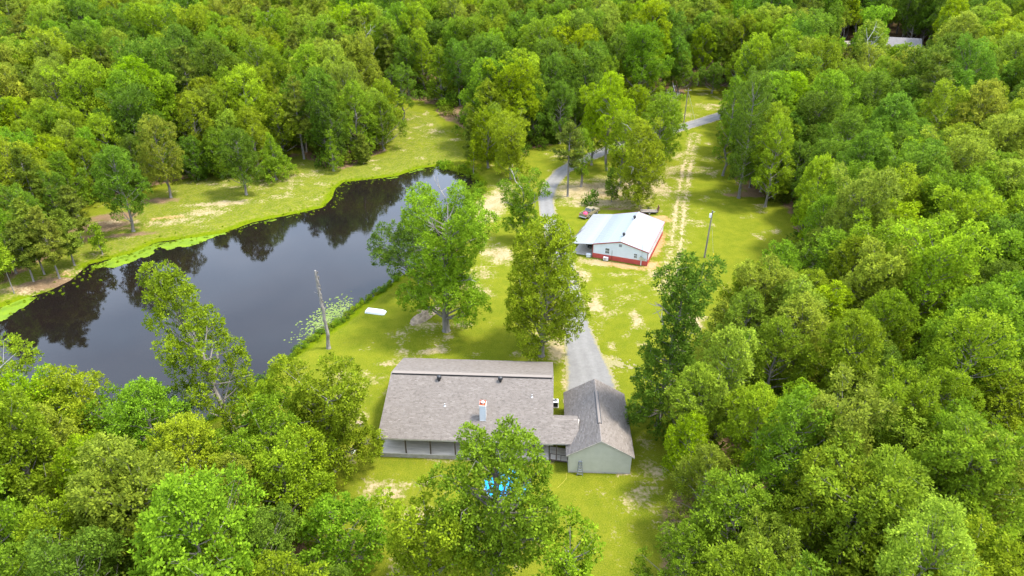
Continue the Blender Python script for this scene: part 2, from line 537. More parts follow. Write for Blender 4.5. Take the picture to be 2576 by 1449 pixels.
M_darkred = mat('red_trim', (0.30, 0.045, 0.045), 0.5, 0.12, 2.0, 0.0)
M_glass = mat('window_glass', (0.05, 0.06, 0.055), 0.08, 0.2, 1.0, 0.0, spec=.6)
M_deck = mat('weathered_deck', (0.54, 0.47, 0.385), 0.85, 0.2, 1.5, 0.2, 20., stretch=(.3, 4, 1))
M_post = mat('dark_brown_post', (0.07, 0.045, 0.03), 0.7, 0.2, 3.0, 0.0)
M_block = mat('concrete_block', (0.40, 0.36, 0.31), 0.9, 0.15, 2.5, 0.3, 20.)
M_pole = mat('pole_wood', (0.20, 0.17, 0.14), 0.9, 0.25, 3.0, 0.3, 20., stretch=(1, 1, .15))
M_tan = mat('tan_truck_paint', (0.20, 0.165, 0.105), 0.3, 0.06, 1.0, 0.0, spec=.6)
M_rubber = mat('tyre_rubber', (0.025, 0.025, 0.025), 0.85, 0.2, 6.0, 0.0)
M_pink = mat('red_pink_plastic', (0.62, 0.05, 0.12), 0.45, 0.1, 4.0, 0.0)
M_pool = mat('blue_pool_cover', (0.0, 0.26, 0.50), 0.35, 0.15, 1.2, 0.3, 3., col2=(0.0, 0.19, 0.42))
M_yellow = mat('yellow_plastic', (0.75, 0.50, 0.02), 0.5, 0.1, 4.0, 0.0)
M_mesh = mat('rusty_steel', (0.20, 0.10, 0.06), 0.8, 0.3, 4.0, 0.0)
M_mound = mat('sand_mound', (0.30, 0.225, 0.145), 0.95, 0.3, 1.2, 0.6, 5., col2=(0.15, 0.115, 0.08), spec=.1)
M_greyroof2 = mat('grey_far_roof', (0.13, 0.12, 0.118), 0.9, 0.12, 1.0, 0.0)

# ------------------------------------------------------------------ ground
def ell(P, u, v, rx, ry, ang=0.0, s=1.0):
    c = gat(u, v)[:2]
    d = P - c
    a = radians(ang)
    x, y = d[:, 0] * cos(a) + d[:, 1] * sin(a), -d[:, 0] * sin(a) + d[:, 1] * cos(a)
    return s * np.clip(1.25 - 0.9 * np.sqrt((x / rx) ** 2 + (y / ry) ** 2), 0, 1)

xs = np.concatenate([-np.geomspace(3000, 116, 26), np.arange(-112, 98, 0.75), np.geomspace(101, 3000, 26)])
ys = np.concatenate([-np.geomspace(800, 12, 8), np.arange(0, 34, 3.0), np.arange(34, 262, 0.75), np.geomspace(266, 6000, 34)])
GX, GY = np.meshgrid(xs, ys)
P = np.stack([GX.ravel(), GY.ravel()], 1)
Z = hz(P[:, 0], P[:, 1])
cd = sdist(P, CLEAR)
pd = sdist(P, POND)
big = fbm(P[:, 0], P[:, 1], 14, 4)
a_lit = sstep((cd + 0.5 - (fbm(P[:, 0], P[:, 1], 6, 3) - .5) * 7) / 5.0)
a_dirt = np.zeros(len(P)); a_or = np.zeros(len(P))
for e in [(1085, 884, 2.6, 1.0, 5, .85), (1050, 905, 4, .6, 0, .6), (975, 915, 2.2, .8, 10, .75), (920, 878, 1.6, .7, 0, .4), (1300, 890, 1.6, .9, 0, .45),
          (1240, 515, 4, 12, -12, .85), (1262, 470, 2.5, 5, -10, .6), (1255, 640, 3.4, 5, 20, .8), (1215, 690, 3, 2.4, 0, .6), (1180, 722, 4, 2, 0, .5),
          (1495, 770, 1.8, 2.2, 0, .95), (1400, 880, 1.5, 3.6, 0, .95), (1425, 960, .6, 4, 0, .7), (1345, 905, 1.4, 1, 0, .4),
          (1500, 660, 4, 1.6, -20, .9), (1460, 690, 2.2, 3.4, 10, .7), (1560, 690, 4, 1.2, 0, .5), (1650, 690, 3, 2, 0, .6),
          (1460, 480, 8, 8, 0, .85), (1570, 470, 11, 9, 0, .8), (1650, 470, 4, 9, 0, .7), (1690, 430, 3, 6, 0, .5), (1520, 510, 12, 3, 0, .75),
          (1775, 430, 4, 5, 0, .4), (1780, 400, 3, 3, 0, .4), (1100, 330, 5, 3, 0, .45), (1080, 345, 3, 2, 0, .4), (1145, 350, 3, 2, 0, .5),
          (560, 512, 9, 2.2, 10, .75), (510, 535, 7, 2.5, 15, .65), (450, 555, 5, 2.5, 15, .55), (590, 470, 6, 1.5, 0, .5), (660, 455, 6, 1.2, 5, .45),
          (280, 560, 4, 2, 0, .45), (410, 560, 4, 2.4, 15, .6), (300, 600, 5, 1.2, 10, .3), (920, 405, 6, .8, 10, .6),
          (985, 1245, 1.6, 1.2, 0, .95), (960, 1225, 3, 1.8, 0, .5), (1018, 1222, 1.1, .5, 0, .8), (940, 1262, 2, 1.5, 0, .5), (1066, 1218, .9, .5, -20, .9),
          (1000, 1420, 1.2, 1.4, 0, .6), (1640, 1180, 2.5, 2.5, 0, .5), (1620, 1240, 3, 2, 0, .42), (1575, 1250, 1.5, 1.2, 0, .45), (1620, 1110, 1.5, 2, 0, .4),
          (1650, 1300, 2.0, 2.0, 0, .4), (1560, 1195, 1, .5, 0, .6), (1530, 1200, 1.5, .35, 0, .6), (1410, 1150, 2.2, .35, 38, .95),
          (1700, 1330, 1.5, 2.8, 0, .5), (1600, 800, 1, 2.4, 0, .95), (1745, 815, 1.6, 3, 0, .8), (1710, 870, 1.6, 2.5, 0, .6), (1540, 870, 1.2, 1.5, 0, .5), (1530, 790, 2.5, 1.5, 0, .5),
          (1785, 265, 8, 3, 0, .5), (1730, 290, 5, 3, 0, .5), (1640, 1245, .8, .8, 0, .5), (1130, 850, 1.3, 1.0, 0, .6), (1040, 745, 4, 1.5, 0, .4),
          (1070, 780, 3, .7, 0, .5), (1110, 870, 1.6, 1.8, 0, .45), (1500, 900, .8, 6, 14, .5), (1510, 940, .8, 2.5, 0, .7), (1550, 970, .5, 2, 0, .7), (1400, 830, 3, 1, 0, .4),
          (190, 690, 4, 3, 0, .5), (60, 730, 6, 2, 0, .45)]:
    a_dirt = np.maximum(a_dirt, ell(P, *e))
for e in [(1655, 615, 1.3, 7.5, -20, 1.0), (1560, 668, 5.5, 1.2, -20, .95), (1640, 668, 2, 2, 0, .8), (1665, 550, 2.5, 2.2, 0, .8), (1615, 530, 3, 1.5, 0, .5)]:
    a_or = np.maximum(a_or, ell(P, *e))
for e in [(300, 575, 7, 1.6, 14, .55), (420, 548, 6, 1.6, 14, .5), (150, 690, 6, 1.4, 25, .5)]:
    a_or = np.maximum(a_or, ell(P, *e))
_td = np.abs(-path_val(P, np.array([gat(*q)[:2] for q in ((1680, 730), (1692, 670), (1702, 600), (1712, 520), (1722, 450), (1735, 390), (1748, 338))]), np.zeros(7)))
a_dirt = np.maximum(a_dirt, .40 * np.clip(1.7 - np.abs(_td - .9) / 1.0, 0, 1))
for pth, wd_, st_ in (([(1690, 712), (1640, 738), (1570, 752), (1510, 790), (1490, 850)], 1.0, .30), ([(1668, 690), (1600, 716), (1530, 728), (1480, 745)], .9, .30), ([(1500, 1250), (1560, 1300), (1590, 1449)], 1.0, .2),
                      ([(1240, 470), (1215, 560), (1230, 650), (1180, 730), (1100, 860)], 1.6, .26)):
    pv_ = -path_val(P, np.array([gat(*q)[:2] for q in pth]), np.zeros(len(pth)))
    a_dirt = np.maximum(a_dirt, st_ * np.clip(1.6 - np.abs(pv_ - .8) / (.6 * wd_), 0, 1))
# scattered bald spots over the whole yard
spots = np.clip((fbm(P[:, 0] + 40, P[:, 1], 5.0, 3) - 0.62) * 4, 0, .46)
a_dirt = np.maximum(a_dirt, spots * (cd < -1) * (pd > 2.5) * .9)
# rough dry grass: far banks, far lawn, track verges
LB = poly_px([(-100, 780), (60, 757), (190, 705), (290, 652), (480, 603), (640, 562), (820, 524), (852, 475), (930, 454), (1060, 425), (1110, 420),
              (1190, 400), (1100, 300), (980, 280), (960, 390), (740, 380), (480, 440), (200, 560), (0, 690)])
lb = sdist(P, LB)
a_rough = np.clip(0.72 - sstep((lb + 3) / 5), 0, 1)
for e in [(1300, 450, 10, 12, 0, .6), (1560, 760, 8, 10, 0, .45), (1700, 520, 6, 28, -5, .55), (1630, 1200, 4, 8, 0, .5), (960, 1260, 5, 4, 0, .6), (1550, 1390, 6, 4, 0, .3)]:
    a_rough = np.maximum(a_rough, ell(P, *e))
a_lush = np.clip(1 - np.abs(pd - 1.0) / (1.2 + 2.5 * fbm(P[:, 0], P[:, 1], 9, 3)), 0, 1) * .9
a_brown = np.zeros(len(P))
for e in [(250, 570, 10, 4, 20, .8), (330, 590, 8, 1.6, 12, .7), (290, 545, 7, 3.5, 15, .8), (400, 505, 6, 3, 0, .7), (120, 715, 9, 3, 25, .85), (220, 600, 4, 4, 0, .6), (1500, 480, 12, 8, 0, .7), (1060, 745, 4, 2.5, 0, .6),
          (1700, 1325, 2.2, 4, 0, .75), (1600, 470, 12, 9, 0, .6), (1790, 440, 5, 4, 0, .35), (1880, 490, 7, 3, 0, .7), (1550, 525, 8, 1.5, 0, .6), (740, 390, 3, 3, 0, .6)]:  # brown floor; the patch by the right lawn edge paints the wood's shadow
    a_brown = np.maximum(a_brown, ell(P, *e))
a_lit = np.maximum(a_lit, a_brown)
ny, nx = GX.shape
I = np.arange(ny * nx).reshape(ny, nx)
F = np.stack([I[:-1, :-1], I[:-1, 1:], I[1:, 1:], I[1:, :-1]], -1).reshape(-1, 4)
me = np_mesh('ground', np.c_[P, Z], F, [M_ground], True, dict(dirt=a_dirt, orange=a_or, rough=a_rough, lush=a_lush, litter=a_lit))
tag(link_mesh('ground', me), kind='structure', label='yellow-green lawn with bare sandy patches and brown forest floor')

def cell_sheet(name, test, bounds, step, lift, mats, kind, label, attr=None, zfun=None):
    """a sheet of small cells laid on the ground, with a ragged outline"""
    x0, x1, y0, y1 = bounds
    gx, gy = np.arange(x0, x1, step), np.arange(y0, y1, step)
    X, Y = np.meshgrid(gx, gy)
    Q = np.stack([X.ravel(), Y.ravel()], 1)
    v = test(Q)
    keep = (v > 0).reshape(X.shape)
    c = keep[:-1, :-1] & keep[:-1, 1:] & keep[1:, 1:] & keep[1:, :-1]
    I = np.arange(X.size).reshape(X.shape)
    F = np.stack([I[:-1, :-1], I[:-1, 1:], I[1:, 1:], I[1:, :-1]], -1)[c]
    used, inv = np.unique(F, return_inverse=True)
    Q = Q[used]
    Q = Q + rng.uniform(-.2, .2, Q.shape) * step
    z = (zfun(Q) if zfun else hz(Q[:, 0], Q[:, 1])) + lift
    me = np_mesh(name, np.c_[Q, z], inv.reshape(-1, 4), mats, True, attr and {k: f(Q) for k, f in attr.items()})
    return tag(link_mesh(name, me), kind=kind, label=label)

tag(link_mesh('pond', np_mesh('pond', np.array([[-130, 30, WATER], [70, 30, WATER], [70, 215, WATER], [-130, 215, WATER]]), [[0, 1, 2, 3]], [M_water])),
    kind='structure', label='dark brown still pond reflecting trees and sky')

DRIVE = [(1490, 1010, 3.9), (1484, 950, 3.5), (1476, 915, 3.2), (1462, 870, 2.8), (1450, 820, 2.4), (1442, 770, 2.2), (1432, 720, 2.1), (1415, 650, 2.1),
         (1393, 590, 2.1), (1378, 540, 2.1), (1372, 500, 2.1), (1385, 465, 2.2), (1415, 430, 2.3), (1465, 402, 2.5), (1540, 372, 2.6), (1620, 347, 2.7), (1700, 325, 2.7),
         (1760, 307, 2.7), (1830, 285, 2.7), (1930, 255, 2.7), (2060, 225, 2.7)]
DP = np.array([gat(u, v)[:2] for u, v, w in DRIVE]); DW = np.array([w for *_, w in DRIVE])
jag = lambda Q, s, a: (fbm(Q[:, 0], Q[:, 1], s, 3) - .5) * a
spill = lambda Q: 1.3 - np.hypot(*((Q - gat(1555, 915)[:2]) / [2.6, 1.4]).T) + (rng.random(len(Q)) - .6) * 1.6
cell_sheet('gravel_driveway', lambda Q: np.maximum(path_val(Q, DP, DW) + jag(Q, 1.5, .8) + (rng.random(len(Q)) - .5) * .25, spill(Q)), (6, 95, 68, 225), .22, 0.03, [M_gravel], 'structure',
           'grey gravel driveway curving from the garage past the barn',
           attr=dict(edge=lambda Q: np.clip(1 - path_val(Q, DP, DW) / 1.3, 0, 1), rut=lambda Q: np.clip(1.3 - np.abs(-path_val(Q, DP, DW * 0) - .85) / .5, 0, 1)))
TR = [(1685, 715), (1692, 670), (1702, 600), (1712, 520), (1722, 450), (1735, 390), (1748, 338)]
TP = np.array([gat(u, v)[:2] for u, v in TR])
def track_test(Q):
    d = -path_val(Q, TP, np.zeros(len(TP)))
    rut = np.minimum(np.abs(d - 0.85), 9)
    return 0.36 - rut + jag(Q, 1.2, 1.2) + (fbm(Q[:, 0], Q[:, 1], 9, 2) - .5) * .9 + (rng.random(len(Q)) - .5) * .5
cell_sheet('dirt_track', track_test, (20, 70, 98, 200), .24, 0.02, [M_track], 'structure', 'pale two-rut dirt track running past the barn')

def mat_sheet(name, pts, label):
    pl = poly_px(pts, WATER)
    lo, hi = pl.min(0) - 2, pl.max(0) + 2
    def t(Q):
        return -sdist(Q, pl) + jag(Q, 2.0, 2.6) + (rng.random(len(Q)) - .5) * .3
    return cell_sheet(name, t, (lo[0], hi[0], lo[1], hi[1]), .22, 0.015, [M_algae], 'stuff', label, zfun=lambda Q: np.full(len(Q), WATER))
mat_sheet('algae_mat', [(235, 670), (300, 640), (400, 612), (560, 578), (568, 588), (500, 612), (430, 628), (400, 625), (345, 660), (280, 672)], 'bright lime algae mat along the far shore of the pond')
mat_sheet('algae_mat', [(-120, 800), (0, 775), (60, 750), (105, 742), (70, 770), (20, 800), (-20, 815)], 'bright lime algae mat at the left end of the pond')
def shore_test(Q):
    d = sdist(Q, POND)
    far = (Q[:, 1] > 118) | (Q[:, 0] < -75)
    return np.where(far, .10 - np.abs(d + .1) + jag(Q, 3, 3.0) + np.clip((fbm(Q[:, 0] + 9, Q[:, 1], 16, 2) - .5) * 4, -1.2, .3), -1)
cell_sheet('shore_weed', shore_test, (-110, 20, 70, 190), .3, 0.02, [M_shore], 'stuff', 'lime green weed fringing the far shore of the pond', zfun=lambda Q: np.maximum(hz(Q[:, 0], Q[:, 1]), WATER))

# lily pads by the near bank
V, Fq = [], []
for k in range(1500):
    t = rng.random()
    c = at(735 + 150 * t + rng.normal(0, 14), 862 - 100 * t + rng.normal(0, 13) - 4, WATER)
    if rng.random() > np.exp(-((t - .62) / .33) ** 2) or not inside(c[None], POND)[0]: continue
    r = rng.uniform(.08, .2); a0 = rng.random() * 6
    b = len(V)
    V += [(c[0] + r * cos(a0 + j), c[1] + r * sin(a0 + j), WATER + .012 + .0005 * (k % 40)) for j in np.linspace(0, 5.6, 6)]
    Fq.append([b + j for j in range(6)])
tag(link_mesh('lily_pads', np_mesh('lily_pads', V, Fq, [M_pad])), kind='stuff', label='pale green lily pads floating by the near bank')

# ------------------------------------------------------------------ foliage
def unit(a):
    return a / np.maximum(np.linalg.norm(a, axis=-1, keepdims=True), 1e-9)

def leaf_fan(C, Nn, k, L, Wd, r, spread=0.95, up=0.16, reach=0.40):
    """k folded leaves round every twig tip C with outward direction Nn; returns verts, quads, tint"""
    n = len(C)
    C = np.repeat(C, k, 0); Nn = np.repeat(Nn, k, 0)
    ax = unit(Nn * .55 + unit(r.normal(size=C.shape)) * spread + np.array([0, 0, up]))
    base = C + ax * (r.random((n * k, 1)) * reach)
    side = unit(np.cross(ax, Nn + unit(r.normal(size=C.shape)) * .7 + np.array([0, 0, .3])))
    nrm = np.cross(side, ax)
    l = L * r.uniform(.65, 1.25, (n * k, 1)); w = Wd * r.uniform(.7, 1.25, (n * k, 1)) * .5
    mid = base + ax * l * .5
    V = np.stack([base, mid - side * w + nrm * w * .35, base + ax * l, mid + side * w + nrm * w * .35], 1).reshape(-1, 3)
    F = np.arange(n * k * 4).reshape(-1, 4)
    tint = np.repeat(np.clip(np.repeat(r.normal(.5, .17, n), k) + r.normal(0, .12, n * k), 0, 1), 4)
    return V, F, tint

def crown(lobes, r, dens=2.5, k=15, L=.30, Wd=.19, bottom=-.4):
    """lobes: rows of x, y, z, radius"""
    lobes = np.asarray(lobes, float)
    Cs, Ns = [], []
    for i, (x, y, z, rad) in enumerate(lobes):
        m = int(4 * pi * rad * rad * dens * .8) + 3
        d = unit(r.normal(size=(m, 3)))
        d = d[(d[:, 2] > bottom) | (r.random(m) < .35)]
        rr = rad * r.uniform(.55, 1.12, (len(d), 1)) ** .7
        p = np.array([x, y, z]) + d * rr * [.92, .92, 1.08]
        ok = np.ones(len(p), bool)
        for j, (a, b, c, q) in enumerate(lobes):
            if j != i and hypot(a - x, b - y) < q + rad:
                ok &= (np.linalg.norm((p - [a, b, c]) / [.92, .92, 1.08], axis=1) > q * .78) | (r.random(len(p)) < .08)
        Cs.append(p[ok]); Ns.append(d[ok])
    return leaf_fan(np.concatenate(Cs), np.concatenate(Ns), k, L, Wd, r)

def round_lobes(r, H, R, cb, n, shape='round', lean=(0, 0), ragged=.25, lobe=(.26, .42)):
    out = []
    ph = r.random(3) * 6.28
    for i in range(n):
        t = (i + r.random()) / n
        if shape == 'round': pr = sqrt(max(0.02, 1 - ((t - .36) / .66) ** 2))
        elif shape == 'cone': pr = max(.12, (1 - t) ** .75)
        elif shape == 'tall': pr = .75 * sqrt(max(.03, 1 - ((t - .45) / .58) ** 2)) + .15
        else: pr = .45 + .55 * abs(sin(3.1 * t + ph[0]))
        a = i * 2.39996 + r.uniform(-.5, .5)
        pr *= 1 + ragged * (sin(2 * a + ph[1]) * .6 + sin(3 * a + 5 * t + ph[2]) * .5)
        rad = R * r.uniform(*lobe) * (1 if shape != 'cone' else .55 + .5 * (1 - t))
        q = max(0, R * pr - rad * .75) * (1 if r.random() < .7 else r.uniform(.3, .9))
        z = H * cb + rad * .6 + (H * (1 - cb) - rad * 1.4) * t
        out.append((q * cos(a) + lean[0] * t, q * sin(a) + lean[1] * t, z, rad))
    return np.array(out)

def trunk_mb(r, H, lobes, rad, lean=(0, 0), top=.82, limbs=1.0, sides=8, twigs=0):
    mb = MB()
    n = 7
    wob = [(r.normal(0, .012 * H), r.normal(0, .012 * H)) for _ in range(n)]
    wob[0] = (0, 0)
    pts = [(lean[0] * (i / (n - 1)) ** 1.3 * top + wob[i][0], lean[1] * (i / (n - 1)) ** 1.3 * top + wob[i][1], H * top * i / (n - 1)) for i in range(n)]
    pts[0] = (0, 0, -.3)
    mb.tube(pts[:1] + [(0, 0, .35)] + pts[1:], [rad * 1.6, rad * 1.05] + [rad * (1 - .13 * i) for i in range(1, n)], sides)
    for x, y, z, q in lobes:
        if r.random() > limbs: continue
        f = np.clip((z - hypot(x, y) * .75) / (H * top), .12, .93)
        i = min(int(f * (n - 1)), n - 2); g = f * (n - 1) - i
        s = [pts[i][k] * (1 - g) + pts[i + 1][k] * g for k in range(3)]
        e = (x, y, z + q * .25)
        m = [(s[k] * .45 + e[k] * .55) + (0, 0, -.06 * H * .2)[k] + r.normal(0, .15) for k in range(3)]
        lr = rad * .36 * (1 - .5 * f)
        mb.tube([s, m, e], [lr, lr * .62, lr * .2], 5, cap=False)
        for _ in range(twigs):
            d = unit(r.normal(size=3) + [0, 0, .3]) * q * r.uniform(.8, 1.3)
            mb.tube([m if r.random() < .4 else e, (e[0] + d[0], e[1] + d[1], e[2] + d[2])], [lr * .3, lr * .1], 3, cap=False)
    return mb

def broadleaf(seed, H, R, cb, n, shape='round', lean=(0, 0), dens=1.9, k=13, L=.37, Wd=.23, rad=.28, ragged=.25, limbs=1.0, twigs=0, lobe=(.26, .42), gaps=()):
    r = np.random.default_rng(seed)
    lb = round_lobes(r, H, R, cb, n, shape, lean, ragged, lobe)
    for a, d, w in gaps:      # openings in the crown: drop the lobes along a line
        q = lb[:, :3] - a
        lb = lb[np.linalg.norm(q - (q @ d)[:, None] * d, axis=1) > w + lb[:, 3] * .42]
    V, F, t = crown(lb, r, dens, k, L, Wd)
    cm = np_mesh('crown', V, F, [M_leaf], False, dict(tint=t))
    tm = trunk_mb(r, H, lb, rad, lean, limbs=limbs, twigs=twigs).mesh('trunk', M_bark)
    return cm, tm

def pine(seed, H, R, cb, k=16, rad=.22, flat=.25, dens=1.0):
    r = np.random.default_rng(seed)
    mb = MB()
    mb.tube([(0, 0, -.3), (0, 0, .3), (r.normal(0, .1), r.normal(0, .1), H * .5), (0, 0, H * .97)], [rad * 1.5, rad, rad * .7, .03], 8)
    Cs, Ns = [], []
    z = H * cb
    while z < H * .985:
        t = (z - H * cb) / (H * (1 - cb))
        reach = R * (min(1, .5 + t * 2.4) if t < .22 else (1 - (t - .22) / .78) ** .8 * .97 + .06)
        for b in range(r.integers(3, 6)):
            a = r.random() * 6.283
            ln = reach * r.uniform(.6, 1.1)
            up = r.uniform(-.12, .3) + .5 * t
            d = np.array([cos(a), sin(a), up])
            s = np.array([0, 0, z])
            mb.tube([s, s + d * ln * .95], [rad * .2 * (1 - .6 * t), .012], 4, cap=False)
            for q in np.linspace(.35, 1.0, max(2, int(ln * 1.9 * dens))):
                for w in range(3):
                    off = r.normal(size=3) * [.34, .34, .12] * (.4 + ln * .25) * (1.25 - q * .5)
                    Cs.append(s + d * ln * q + off); Ns.append(unit(d + [0, 0, .5]))
        z += H * .028 * r.uniform(.7, 1.5)
    V, F, t = leaf_fan(np.array(Cs), np.array(Ns), k, .50, .10, r, 1.15, .35, .05)
    return np_mesh('crown', V, F, [M_needle], False, dict(tint=t)), mb.mesh('trunk', M_bark)

def bare_tree(seed, H, rad=.2, n=9, spread=.3):
    r = np.random.default_rng(seed)
    mb = MB()
    top = (r.normal(0, .04 * H), r.normal(0, .04 * H), H)
    mid = (r.normal(0, .03 * H), r.normal(0, .03 * H), H * .5)
    mb.tube([(0, 0, -.3), mid, top], [rad, rad * .7, .03], 7)
    br = MB()
    for i in range(n):
        z = H * r.uniform(.4, .92)
        g = (z - H * .5) / (H * .5)
        s = np.array([mid[k] + (top[k] - mid[k]) * g for k in range(3)]) if g > 0 else np.array([mid[0] * z / H * 2, mid[1] * z / H * 2, z])
        a = r.random() * 6.283
        ln = H * spread * r.uniform(.4, 1) * (1.2 - z / H * .6)
        e = s + np.array([cos(a), sin(a), r.uniform(.5, 1.4)]) * ln * .7
        m = (s + e) / 2 + r.normal(0, .05 * ln, 3)
        br.tube([s, m, e], [rad * .32, rad * .2, .015], 5, cap=False)
        for _ in range(3):
            q = unit(r.normal(size=3) + [0, 0, .8]) * ln * .4
            b0 = m if r.random() < .5 else s * .3 + e * .7
            br.tube([b0, b0 + q], [rad * .13, .012], 4, cap=False)
    return mb.mesh('trunk', M_white_wood), br.mesh('branches', M_white_wood)

LOOKS = {  # leaf colours, linear albedo
    'yellow-green': (0.194, 0.266, 0.010),
    'pale olive':   (0.222, 0.278, 0.022),
    'bright green': (0.150, 0.238, 0.011),
    'deep green':   (0.110, 0.184, 0.013),
    'lime green':   (0.210, 0.295, 0.005),
    'dark olive':   (0.128, 0.162, 0.013),
}
def leafcol(look, r):
    c = np.array(LOOKS[look])
    v = r.uniform(.82, 1.18)
    return [float(max(0, x * v * r.uniform(.92, 1.08))) for x in c]

# shared shapes for the woods (near: dense leaves)
FOREST_SHAPES = [broadleaf(100 + i, H, R, cb, n, sh, dens=(2.5, 3.1, 2.2)[i % 3], k=15, L=(.30, .25, .34)[i % 3], Wd=(.19, .17, .20)[i % 3], ragged=rg, lobe=(.16, .29), twigs=2) for i, (H, R, cb, n, sh, rg) in enumerate([
    (18, 4.9, .30, 50, 'round', .32), (17, 4.5, .28, 44, 'round', .4), (19, 5.2, .34, 54, 'irregular', .3), (16, 4.3, .22, 44, 'round', .3),
    (20, 4.4, .30, 50, 'tall', .38), (18, 5.4, .36, 52, 'irregular', .4), (17, 4.0, .18, 46, 'tall', .3), (15, 4.6, .16, 46, 'round', .35),
    (14, 3.6, .08, 40, 'cone', .3), (20, 5.0, .36, 54, 'round', .4)])]
PINE_SHAPES = [pine(200, 19, 3.3, .42), pine(201, 17, 3.0, .35), pine(202, 21, 3.8, .45), pine(203, 8, 2.0, .08, dens=1.3)]
BUSH_SHAPES = []
for i in range(3):
    r = np.random.default_rng(300 + i)
    lb = [(r.normal(0, .6), r.normal(0, .6), r.uniform(.3, 1.2), r.uniform(.5, .9)) for _ in range(7)]
    V, F, t = crown(lb, r, 3.5, 8, .34, .22, -.2)
    BUSH_SHAPES.append(np_mesh('bush', V, F, [M_leaf], False, dict(tint=t)))

used_pts = []            # trunks already standing (x, y, keep-out radius)
TREES = []               # (root, look, u, v, kind) of woodland trees, labelled at the end

def place_tree(name, shape, pos, rz, sc, look, label=None, cat='tree', group=None, r=rng, parts=None):
    root = empty(name, pos, rz)
    root.scale = sc if hasattr(sc, '__len__') else (sc, sc, sc)
    c = link_mesh('crown', shape[0], root)
    c['leaf_color'] = leafcol(look, r)
    link_mesh('trunk', shape[1], root)
    for n_, me_ in (parts or []): link_mesh(n_, me_, root)
    tag(root, label, cat, group)
    return root

def height_to(pos, vtop):
    best = min(np.arange(2, 34, .1), key=lambda h: abs(to_px(pos[0], pos[1], pos[2] + h)[1] - vtop))
    return float(best)

def special(name, u, v, vtop, R, look, label, shape='round', cb=.3, n=34, lean=(0, 0), seed=1, dens=2.6, k=15, L=.29, Wd=.19, rad=.3, ragged=.32, limbs=1., twigs=2, dead=0, keep=4.0, lobe=(.19, .32), kind='broadleaf', gaps=()):
    p = gat(u, v)
    H = height_to(p, vtop)
    used_pts.append((p[0], p[1], keep))
    if kind == 'pine':
        sh = pine(seed, H, R, cb, 12, rad=rad, dens=1.1)
    else:
        sh = broadleaf(seed, H, R, cb, n, shape, lean, dens, k, L, Wd, rad, ragged, limbs, twigs, lobe, [(np.array(a) - p, d, w) for a, d, w in gaps])
    parts = None
    if dead:
        r = np.random.default_rng(seed + 999)
        parts = []
        for i in range(dead):
            mb = MB()
            a = r.random() * 6.28; z0 = H * r.uniform(.35, .8)
            s = np.array([lean[0] * z0 / H, lean[1] * z0 / H, z0])
            q = R * r.uniform(.5, .9)
            e = s + np.array([cos(a) * q, sin(a) * q, R * r.uniform(.1, .8)])
            m = (s + e) / 2 + [r.normal(0, .4), r.normal(0, .4), -.3]
            mb.tube([s, m, e], [.13, .09, .03], 5, cap=False)
            for _ in range(4):
                g = r.uniform(.4, .95); b = m * (1 - g) + e * g
                d = unit((e - s) / q + r.normal(size=3) * .8 + [0, 0, .3]) * r.uniform(.8, 2.2)
                mb.tube([b, b + d * .5 + r.normal(0, .12, 3), b + d], [.055, .04, .015], 4, cap=False)
            parts.append(('dead_branch', mb.mesh('dead_branch', M_pale_bark)))
    return place_tree(name, sh, p, 0, 1, look, label, 'tree', None, np.random.default_rng(seed), parts)

POOL_GAPS = []
for u_, v_ in ((1232, 1192), (1228, 1222), (1310, 1212)):
    a_ = np.array([*at(u_, v_, .95), .95]); d_ = np.array([0, 0, CAM_H]) - a_
    POOL_GAPS.append((a_, d_ / np.linalg.norm(d_), .32))
special('oak_tree', 1123, 832, 482, 7.1, 'bright green', 'tall ragged oak with bare grey limbs between pond and driveway', 'irregular', .16, 60, (1.2, 1), 21, 2.6, 15, .29, .19, .55, .4, 1, 2, 10, 6, (.2, .33))
special('broadleaf_tree', 1058, 722, 545, 6.0, 'deep green', 'dark green tree on the pond bank behind the ragged oak', 'round', .22, 30, (-1.5, 0), 22, rad=.35, dead=2, keep=5)
special('oak_tree', 1362, 895, 552, 5.8, 'yellow-green', 'big full oak standing left of the gravel drive behind the house', 'round', .13, 66, (.9, .5), 23, 2.6, 15, .29, .19, .42, .3, 1, 2, 2, 5, (.2, .33))
special('broadleaf_tree', 1318, 606, 432, 4.3, 'bright green', 'slender green tree beside the driveway bend left of the barn', 'irregular', .1, 30, (-.5, 0), 24, rad=.25, dead=3)
special('broadleaf_tree', 1655, 1072, 648, 4.3, 'deep green', 'tall dark tree with open top standing right of the garage', 'irregular', .04, 70, (1.5, 0), 25, 2.6, 15, .29, .19, .38, .35, 1, 2, 2, 5, (.2, .34))
special('oak_tree', 1255, 1490, 1112, 5.0, 'bright green', 'large oak in the foreground hiding the blue pool', 'irregular', .2, 74, (0, 1), 26, 2.6, 15, .29, .19, .5, .3, 1, 2, 3, 7, (.18, .3), gaps=POOL_GAPS)
special('broadleaf_tree', 1085, 1520, 1255, 4.2, 'yellow-green', 'lower bushy tree left of the foreground oak', 'irregular', .15, 34, (0, 0), 27, 2.6, 15, .29, .19, .3, .3, keep=4)
special('broadleaf_tree', 1425, 1570, 1345, 3.0, 'bright green', 'low leafy tree right of the foreground oak at the bottom edge', 'irregular', .15, 30, (0, 0), 28, 2.6, 15, .29, .19, .3, .3, keep=4)
special('broadleaf_tree', 610, 1120, 705, 5.2, 'yellow-green', 'tall tree leaning left over the pond', 'irregular', .2, 46, (-6.5, 3), 29, 2.6, 15, .29, .19, .4, .35, 1, 2, 0, 4, (.17, .28))
